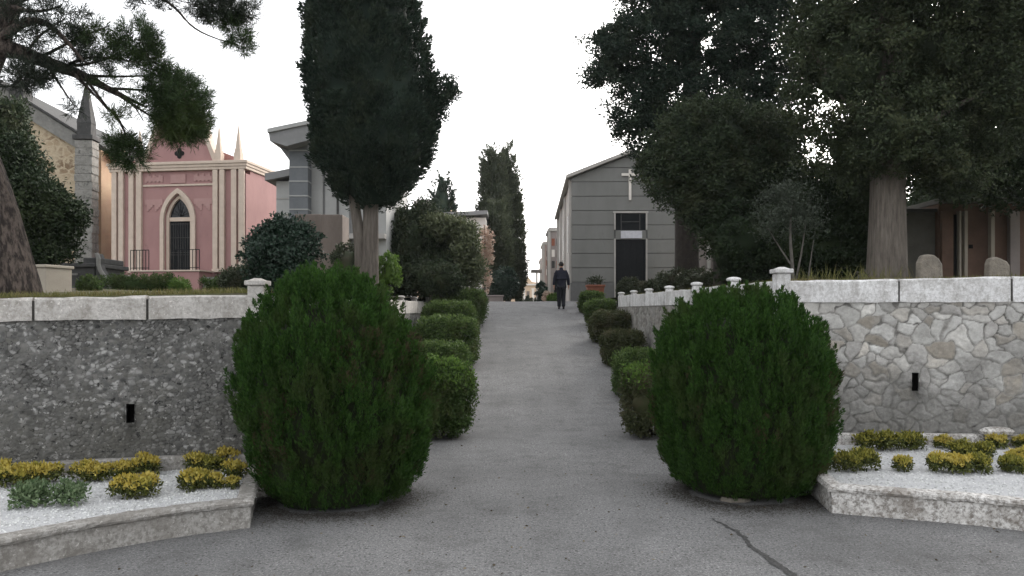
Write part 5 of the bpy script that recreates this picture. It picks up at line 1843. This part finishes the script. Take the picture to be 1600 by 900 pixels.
# leafy shrub at their feet
x, y, z = W(785, 466, 40)
shrub('leafy_shrub', x, y, z - .1, .85, .7, 1.75, 'holly', 268, 'bluish green shrub at the foot of the far cypresses', 'shrub', None, 90, 45, .14, .1)
x, y, z = W(772, 471, 36)
o = MB().box(-.42, .42, -.3, .3, -.2, .22).box(-.46, .46, -.34, .34, .223, .29).build('grave_slab', 'taupe_pale', None, .02)
o.location = (x, y, z)
tag(o, 'low grey grave slab at the crest beside the far cypresses', 'grave slab')

# pink and cream autumn tree
Y = 30
crown_tree('autumn_tree', (W(757, 466, Y)[0], Y, 2.2), [
    B(757, 392, Y, 10, 24), B(762, 378, Y, 8, 14), B(750, 402, Y, 6, 16), B(766, 400, Y, 6, 12), B(760, 434, Y, 5, 22), B(756, 360, Y, 4, 10)],
    72, 'autumn', 'bark_pale', 'slender tree with pink and cream autumn leaves at the crest of the ramp', 'tree', None, 95, 26, .14, (.10, .055),
    [([(W(755, 468, Y)[0], Y, 2.1), (W(757, 430, Y)[0], Y, 3.2), (W(758, 385, Y)[0], Y, 4.4), (W(757, 350, Y)[0], Y, 5.2)], [.09, .07, .05, .015]),
     ([(W(757, 430, Y)[0], Y, 3.2), (W(765, 405, Y)[0], Y, 3.9)], [.03, .01]), ([(W(757, 420, Y)[0], Y, 3.4), (W(749, 400, Y)[0], Y, 4.0)], [.03, .01])], .1, .2, .3, 0)
x, y, z = W(749, 468, 29.5)
o = MB().lathe([(.16, -.1), (.14, .05), (.09, .12), (.12, .3), (.15, .4), (.05, .46)], 0, 0, 12).build('stone_urn', 'white', None, 0, True)
o.location = (x, y, z)
tag(o, 'small white urn at the foot of the pink autumn tree', 'urn')

# white flat-roofed building behind
Y = 42
s = Y / F
x, y, _ = W(725, 400, Y)
c = empty('white_tomb_house', (x, y, 0), 'white flat-roofed building partly hidden behind the shrubs', 'building')
MB().box(-40 * s, 34 * s, 0, 5, 2.2, EYE + (HY - 340) * s).build('wall', 'post_white', c)
MB().prism([(-44 * s, EYE + (HY - 340) * s + .003), (37 * s, EYE + (HY - 336) * s), (37 * s, EYE + (HY - 330) * s), (-44 * s, EYE + (HY - 334) * s)], -.4, 5.3).build('roof', 'mod_roof', c)
MB().box(8 * s, 16 * s, -.02, -.003, EYE + (HY - 400) * s, EYE + (HY - 368) * s).build('window', 'glass', c)
Y = 60
s = Y / F
x, y, _ = W(665, 380, Y)
c = empty('beige_building', (x, y, 0), 'pale beige building far behind, just above the dark shrubs', 'building')
MB().box(-16 * s, 40 * s, 0, 6, 2.2, EYE + (HY - 320) * s).build('wall', 'far_beige', c)
MB().box(-18 * s, 42 * s, -.3, 6.3, EYE + (HY - 320) * s + .003, EYE + (HY - 314) * s).build('roof', 'chapel_pale', c)
MB().box(-6 * s, 2 * s, -.03, -.003, EYE + (HY - 350) * s, EYE + (HY - 334) * s).build('window', 'glass', c)


# ------------------------------------------------------------------ tombs along the right side of the avenue
def tomb_house(x0, x1, Y, top, mat, label, seed, door=True):
    s = Y / F
    x, y = ((x0 + x1) / 2 - CX) * s, Y
    hw = (x1 - x0) / 2 * s
    H = EYE + (HY - top) * s
    c = empty('tomb_house', (x, y, 0), label, 'tomb', 'tomb houses along the avenue')
    MB().box(-hw, hw, 0, 3.2, 2.1, H - .3).build('wall', mat, c, .02)
    MB().box(-hw - .08, hw + .08, -.1, 3.3, H - .297, H - .12).build('cornice', 'chapel_pale', c, .02)
    MB().prism([(-hw, H - .117), (hw, H - .117), (hw, H - .05), (-hw, H - .05)], 0, 3.2).build('roof', mat, c)
    for e in (-1, 1):
        MB().box(e * hw - .09, e * hw + .09, -.06, -.003, 2.1, H - .3).build('pilaster', 'chapel_pale', c)
    MB().box(-hw * .45, hw * .45, -.02, -.004, 2.2, 2.2 + (H - 2.2) * .42).build('door', 'iron', c)
    for r_ in range(3):
        for q_ in range(3):
            MB().box(-hw * .72 + hw * .52 * q_, -hw * .38 + hw * .52 * q_, -.02, -.004, 2.2 + (H - 2.2) * (.48 + .14 * r_), 2.2 + (H - 2.2) * (.57 + .14 * r_)).build('niche', ('brown_wall', 'dark_stone', 'post_white', 'terracotta')[(q_ * 2 + r_ + seed) % 4], c)
    # side facing the avenue: two openings
    for k in range(2):
        MB().box(-hw - .02, -hw - .004, .5 + 1.3 * k, 1.3 + 1.3 * k, 2.4, 2.2 + (H - 2.2) * .6).build('side_opening', 'brown_wall', c)


tomb_house(858, 886, 48, 354, 'taupe_pale', 'tall taupe tomb house directly behind the grey chapel', 1)
tomb_house(849, 880, 53, 376, 'rosy', 'rosy tomb house with pale pilasters, second along the avenue', 2)
tomb_house(845, 874, 60, 402, 'post_white', 'pale cream tomb house, third along the avenue', 3)
tomb_house(846, 868, 68, 412, 'rosy', 'lowest rosy tomb house, farthest along the right of the avenue', 4)
# flat canopy on slim posts
Y = 57
s = Y / F
x, y, _ = W(848, 470, Y)
c = empty('canopy', (x, y, 0), 'thin flat canopy on pale posts over the avenue tombs', 'canopy')
MB().box(-18 * s, 18 * s, -.5, 1.5, EYE + (HY - 425) * s, EYE + (HY - 421.5) * s).build('roof_slab', 'grey_stone', c, .01)
for e in (-9, 12):
    MB().box(e * s - .06, e * s + .06, .2, .32, 2.1, EYE + (HY - 425) * s - .002).build('post', 'mod_grey', c)
# potted flowers and shrubs beneath
for k, (px, Y, rx, h, m, lab) in enumerate(((846, 46, .36, 1.5, 'holly', 'dark shrub under the thin flat canopy'), (857, 42, .32, .75, 'autumn', 'pinkish flowering shrub left of the walking man'),
                                            (865, 40, .3, .55, 'fresh', 'small light green grave plant just left of the walking man'))):
    x, y, z = W(px, 472, Y)
    shrub('grave_plant', x, y, 2.2, rx, rx, h, m, 280 + k, lab, 'plant', None, 45, 35, .12, .1, core=.6)
# far end of the avenue
Y = 95
s = Y / F
x, y, _ = W(825, 470, Y)
c = empty('far_building', (x, y, 0), 'pale orange building closing the far end of the avenue', 'building')
MB().prism([(-70 * s, 1.8), (40 * s, 1.8), (40 * s, EYE + (HY - 446) * s), (6 * s, EYE + (HY - 440) * s), (0, EYE + (HY - 432) * s), (-6 * s, EYE + (HY - 440) * s), (-70 * s, EYE + (HY - 446) * s)], 0, 6).build('wall', 'far_beige', c)
MB().box(-72 * s, 42 * s, -.2, 6.2, EYE + (HY - 446) * s + .003, EYE + (HY - 443.5) * s).build('cornice', 'post_white', c)
MB().box(-2.4 * s, 2.4 * s, -.03, -.003, 2.2, EYE + (HY - 455) * s).build('door', 'brown_wall', c)
Y = 78
s = Y / F
for px, lab in ((819, 'left white gate post at the far end of the avenue'), (833, 'right white gate post at the far end of the avenue')):
    x, y, _ = W(px, 470, Y)
    g = empty('gate_post', (x, y, 2.2), lab, 'gate post', 'gate posts at the end of the avenue')
    MB().box(-.12, .12, -.12, .12, 0, 2.0).build('shaft', 'post_white', g)
    MB().box(-.17, .17, -.17, .17, 2.003, 2.12).build('cap', 'post_white', g)
for k, (px, h, lab) in enumerate(((812, 1.15, 'dark clipped cone left of the far gate'), (826, 1.25, 'dark clipped cone between the far gate posts'), (840, 1.05, 'dark clipped cone right of the far gate'))):
    Y = 74
    x = (px - CX) * Y / F
    profile_tree('clipped_cone', x, Y, 2.2, [(.05, 0, .42), (h * .4, 0, .38), (h * .75, 0, .2), (h, 0, .03)], 290 + k, 'dark_leaf', 'bark_dark', lab, 'topiary', 'clipped cones at the far gate',
                 90, (.15, .3), .1, 30, (.12, .06), [([(0, 0, -.1), (0, 0, .4)], [.06, .05])])


crown_tree('boundary_hedge', (13, 27, 2.3), [(q, 27 + .4 * sin(q * 2.1), 3.9 + .5 * sin(q * 1.3), 1.5, 1.1, 2.7 + .4 * sin(q * 1.7)) for q in np.arange(9.2, 26, 1.5)],
           97, 'dark_leaf', 'bark_dark', 'tall dark hedge closing the right terrace behind the trees and tombs', 'hedge', None, 1300, 60, .34, (.17, .08),
           [([(13, 27, 2.0), (13, 27, 3.5)], [.1, .06])], .2, .6, .2, .8)

# ------------------------------------------------------------------ grass on the terraces
def grass(name, pts, seed, h=.09, w=.008):
    rg = np.random.default_rng(seed)
    lv = Leaves(seed)
    P = np.array(pts)
    D = np.stack([rg.normal(0, .45, len(P)), rg.normal(0, .45, len(P)), np.ones(len(P))], 1)
    lv.put(P, D, h * rg.uniform(.4, 1.5, len(P)), w)
    return tag(lv.build(name, 'grass', None), kind='stuff')


rg = np.random.default_rng(11)
pts = []
C, _ = smooth_curve(REAR_L, 200)
for _ in range(9000):
    c = C[rg.integers(0, 200)]
    d = .15 + rg.exponential(.5)
    x, y = c[0] - .2 * d, c[1] + d
    if x > WXL - .25: continue
    pts.append((x, y, float(terr_l(np.array(x), np.array(y))) - .01))
grass('grass', pts, 12, .07)
pts = []
C, _ = smooth_curve(REAR_R, 200)
for _ in range(14000):
    c = C[rg.integers(0, 200)]
    d = .15 + rg.exponential(1.2)
    x, y = c[0] + .2 * d, c[1] + d
    if x < WXR + .25: continue
    pts.append((x, y, float(terr_r(np.array(x), np.array(y))) - .01))
for _ in range(5000):
    y = rg.uniform(9.3, 24)
    x = WXR + .25 + rg.exponential(.4)
    pts.append((x, y, float(terr_r(np.array(x), np.array(y))) - .01))
grass('grass', pts, 13, .085)
# taller weeds near the sapling
pts = [(rg.uniform(4.2, 5.6), rg.uniform(10.6, 12), 2.2) for _ in range(240)]
grass('weeds', pts, 14, .20, .009)

# fallen leaves and grit on the asphalt
rg = np.random.default_rng(15)
n = 260
P = np.stack([rg.uniform(-3.4, 4.2, n), rg.uniform(4.4, 8.5, n), np.full(n, .006)], 1)
edge = rg.uniform(10, 27, 420)
sd = rg.choice([0, 1], 420)
P2 = np.stack([np.where(sd, 2.1, -1.0) + rg.normal(0, .22, 420), edge, path_z(edge) + .012], 1)
P = np.concatenate([P, P2])
lv = Leaves(16)
D = np.stack([rg.normal(size=len(P)), rg.normal(size=len(P)), rg.normal(0, .12, len(P))], 1)
lv.put(P, D, rg.uniform(.015, .04, len(P)), rg.uniform(.01, .02, len(P)))
M['litter'] = leafmat('leaf_litter', (.06, .045, .03), (.22, .18, .13), None, 3, 0)
tag(lv.build('fallen_leaves', 'litter', None), kind='stuff')
for px, py, w_, lab in ((1150, 783, .14, 'flat pale stone lying under the right conifer'), (1002, 664, .16, 'flat pale stone at the right edge of the ramp foot')):
    Y = EYE * F / (py - HY)
    mb = MB()
    out = [(w_ * (1 + .2 * sin(3 * a)) * cos(a), w_ * .55 * (1 + .15 * sin(2 * a + 1)) * sin(a)) for a in np.linspace(0, 2 * pi, 12, endpoint=False)]
    mb.add([(a, b, 0) for a, b in out] + [(a * .85, b * .85, .035) for a, b in out], [tuple(range(11, -1, -1)), tuple(range(12, 24))] + [(i, (i + 1) % 12, 12 + (i + 1) % 12, 12 + i) for i in range(12)])
    o = mb.build('flat_stone', 'rough_stone')
    o.location = ((px - CX) / F * Y, Y, .001)
    tag(o, lab, 'stone')
# pale stone resting on the back kerb of the right bed
o = MB().lathe([(.05, 0), (.17, .02), (.19, .06), (.13, .10), (.03, .115)], 0, 0, 11).build('flat_stone', 'kerb_r')
o.scale = (1.1, .5, .9)
o.location = ((1560 - CX) / F * 8.95, 8.98, .325)
tag(o, 'pale rounded stone lying on the back kerb of the right flower bed', 'stone')


# ------------------------------------------------------------------ the walking man
def skin_mesh(name, verts, edges, radii, mat, parent, sub=2):
    me = bpy.data.meshes.new(name)
    me.from_pydata(verts, edges, [])
    me.materials.append(M[mat])
    o = link(bpy.data.objects.new(name, me), parent)
    sk = o.modifiers.new('skin', 'SKIN')
    sk.use_smooth_shade = True
    me.skin_vertices.new() if not me.skin_vertices else None
    for v, r in zip(me.skin_vertices[0].data, radii):
        v.radius = r if isinstance(r, tuple) else (r, r)
    me.skin_vertices[0].data[0].use_root = True
    s = o.modifiers.new('sub', 'SUBSURF')
    s.levels = s.render_levels = sub
    return o


def man():
    x, y = (877 - CX) / F * 26.6, 26.6
    z = float(path_z(y))
    p = empty('person', (x, y, z), 'man in dark navy jacket and dark trousers walking away up the ramp', 'person')
    p.scale = (.97, .97, .97)
    V = [(0, 0, .90), (0, 0, 1.08), (0, .02, 1.26), (0, .03, 1.40), (0, .05, 1.47), (0, .06, 1.555), (0, .065, 1.63), (0, .065, 1.685)]
    E = [(0, 1), (1, 2), (2, 3), (3, 4), (4, 5), (5, 6), (6, 7)]
    R = [(.15, .11), (.15, .115), (.17, .12), (.10, .08), (.055, .058), (.078, .095), (.078, .095), (.035, .045)]
    def chain(root, pts, rs):
        b = root
        for q, r in zip(pts, rs):
            V.append(q); R.append(r); E.append((b, len(V) - 1)); b = len(V) - 1
        return b
    hands = []
    for s in (-1, 1):
        chain(0, [(s * .085, 0, .84), (s * .08, .07 * s + .02, .47), (s * .075, -.06 if s > 0 else .05, .10), (s * .08, (-.01 if s > 0 else .10), .045)], [.085, .058, .042, .035])
        e = chain(2, [(s * .16, .02, 1.35), (s * .232, -.01, 1.10), (s * .26, .03 * s + .02, .88), (s * .267, .04 * s + .02, .80)], [.055, .046, .034, .036])
        hands.append((s, V[e]))
        for k in range(4):   # four fingers, a little curled
            ox = .05 * s + (k - 1.5) * .021
            l = (.065, .075, .07, .055)[k]
            chain(e, [(V[e][0], ox + .0, V[e][2] - .045), (V[e][0] - s * .008, ox + .005, V[e][2] - .045 - l * .55), (V[e][0] - s * .025, ox + .01, V[e][2] - .045 - l)], [.0095, .0085, .007])
        chain(e, [(V[e][0] - s * .018, V[e][1] + .04, V[e][2] - .02), (V[e][0] - s * .03, V[e][1] + .055, V[e][2] - .06)], [.011, .009])
    skin_mesh('body', V, E, R, 'skin', p)
    # small nose and ears belong to the head; jacket, trousers, hair and shoes over the body
    jv = [(0, 0, .93), (0, 0, .84), (0, -.005, 1.08), (0, .0, 1.24), (0, .02, 1.37), (0, .03, 1.44), (0, .042, 1.50)]
    je = [(0, 1), (0, 2), (2, 3), (3, 4), (4, 5), (5, 6)]
    jr = [(.185, .14), (.175, .14), (.185, .145), (.18, .14), (.115, .095), (.07, .07), (.066, .066)]
    for s in (-1, 1):
        b = 3
        for q, r in (((s * .165, .01, 1.34), .078), ((s * .235, -.01, 1.10), .068), ((s * .262, .03 * s + .02, .90), .056), ((s * .266, .035 * s + .02, .85), .054)):
            jv.append(q); jr.append((r, r)); je.append((b, len(jv) - 1)); b = len(jv) - 1
    skin_mesh('jacket', jv, je, jr, 'navy', p)
    tv, te, tr = [(0, 0, .88)], [], [(.165, .125)]
    for s in (-1, 1):
        b = 0
        for q, r in (((s * .085, .0, .80), .108), ((s * .08, .07 * s + .02, .47), .088), ((s * .074, -.05 if s > 0 else .045, .14), .070), ((s * .074, -.06 if s > 0 else .045, .07), .070)):
            tv.append(q); tr.append((r, r)); te.append((b, len(tv) - 1)); b = len(tv) - 1
    skin_mesh('trousers', tv, te, tr, 'trouser', p)
    for s, yy in ((-1, .05), (1, -.06)):
        skin_mesh('shoe', [(s * .076, yy - .05, .045), (s * .08, yy + .06, .042), (s * .086, yy + .16, .032)], [(0, 1), (1, 2)], [(.045, .042), (.045, .04), (.034, .028)], 'shoe', p)
    hv = MB()
    seg, rows_ = 18, 10
    vs = []
    for r_ in range(rows_):
        e = pi * .04 + r_ / (rows_ - 1) * pi * .62
        for k in range(seg):
            a = 2 * pi * k / seg
            back = .5 - .5 * sin(a)                # lower at the back of the head
            ee = e * (.80 + .32 * back)
            vs.append((.082 * sin(ee) * cos(a), .062 + .100 * sin(ee) * sin(a), 1.60 + .112 * cos(ee)))
    fs = [(i * seg + k, (i + 1) * seg + k, (i + 1) * seg + (k + 1) % seg, i * seg + (k + 1) % seg) for i in range(rows_ - 1) for k in range(seg)] + [tuple(range(seg))]
    hv.add(vs, fs).build('hair', 'hair', p, 0, True)
    for s_ in (-1, 1):
        MB().tube([(s_ * .083, .07, 1.625), (s_ * .094, .055, 1.62), (s_ * .095, .055, 1.585), (s_ * .083, .068, 1.565)], [.012, .014, .013, .009], 6).build('ear', 'skin', p, 0, True)
    MB().tube([(0, .158, 1.615), (0, .178, 1.59), (0, .182, 1.578), (0, .165, 1.572)], [.008, .012, .014, .01], 6).build('nose', 'skin', p, 0, True)

man()

# ------------------------------------------------------------------ light, sky, camera
SUN_EL, SUN_AZ = radians(24), radians(32)      # behind the scene, to the right of straight ahead
world = bpy.data.worlds.new('World')
SC.world = world
world.use_nodes = True
nt = world.node_tree
nt.nodes.clear()
out = nt.nodes.new('ShaderNodeOutputWorld')
bg = nt.nodes.new('ShaderNodeBackground')
sky = nt.nodes.new('ShaderNodeTexSky')
sky.sky_type = 'NISHITA'
sky.sun_disc = False
sky.sun_elevation = SUN_EL
sky.sun_rotation = SUN_AZ
sky.air_density = 1.0
sky.dust_density = 6.0
sky.ozone_density = 1.0
hs = nt.nodes.new('ShaderNodeHueSaturation')
hs.inputs['Saturation'].default_value = .22
nt.links.new(sky.outputs[0], hs.inputs['Color'])
mixw = nt.nodes.new('ShaderNodeMix')
mixw.data_type = 'RGBA'
mixw.inputs[0].default_value = .35
mixw.inputs[7].default_value = (9.0, 9.1, 9.3, 1)          # even cloud layer
nt.links.new(hs.outputs[0], mixw.inputs[6])
nt.links.new(mixw.outputs[2], bg.inputs['Color'])
bg.inputs['Strength'].default_value = .13
nt.links.new(bg.outputs[0], out.inputs['Surface'])

sd = bpy.data.lights.new('sun', 'SUN')
sd.energy = .9
sd.angle = radians(28)
sd.color = (1.0, .93, .84)
so = link(bpy.data.objects.new('sun', sd))
d = np.array([sin(SUN_AZ) * cos(SUN_EL), cos(SUN_AZ) * cos(SUN_EL), sin(SUN_EL)])
import mathutils
so.rotation_euler = mathutils.Vector(-d).to_track_quat('-Z', 'Y').to_euler()

cam = bpy.data.cameras.new('camera')
cam.sensor_width = 36
cam.lens = 27
cam.shift_y = 40 / 1600
cam.clip_end = 2000
co = link(bpy.data.objects.new('camera', cam))
co.location = (0, 0, EYE)
co.rotation_euler = (radians(90), 0, 0)
SC.camera = co

SC.view_settings.view_transform = 'Standard'
SC.view_settings.look = 'None'
SC.view_settings.exposure = 1.33
SC.view_settings.gamma = 1
# a little air between here and the far trees
hb = MB().box(-110, 110, -20, 150, -1.2, 22).build('haze', 'joint')
hb.data.materials.clear()
hm = bpy.data.materials.new('haze')
hm.use_nodes = True
hm.node_tree.nodes.clear()
ho = hm.node_tree.nodes.new('ShaderNodeOutputMaterial')
hv = hm.node_tree.nodes.new('ShaderNodeVolumePrincipled')
hv.inputs['Density'].default_value = .0003
hv.inputs['Color'].default_value = (.95, .96, .98, 1)
hm.node_tree.links.new(hv.outputs[0], ho.inputs['Volume'])
hb.data.materials.append(hm)
tag(hb, kind='stuff')

SC.cycles.max_bounces = 5
SC.cycles.diffuse_bounces = 3
SC.cycles.transparent_max_bounces = 4
SC.cycles.use_denoising = True
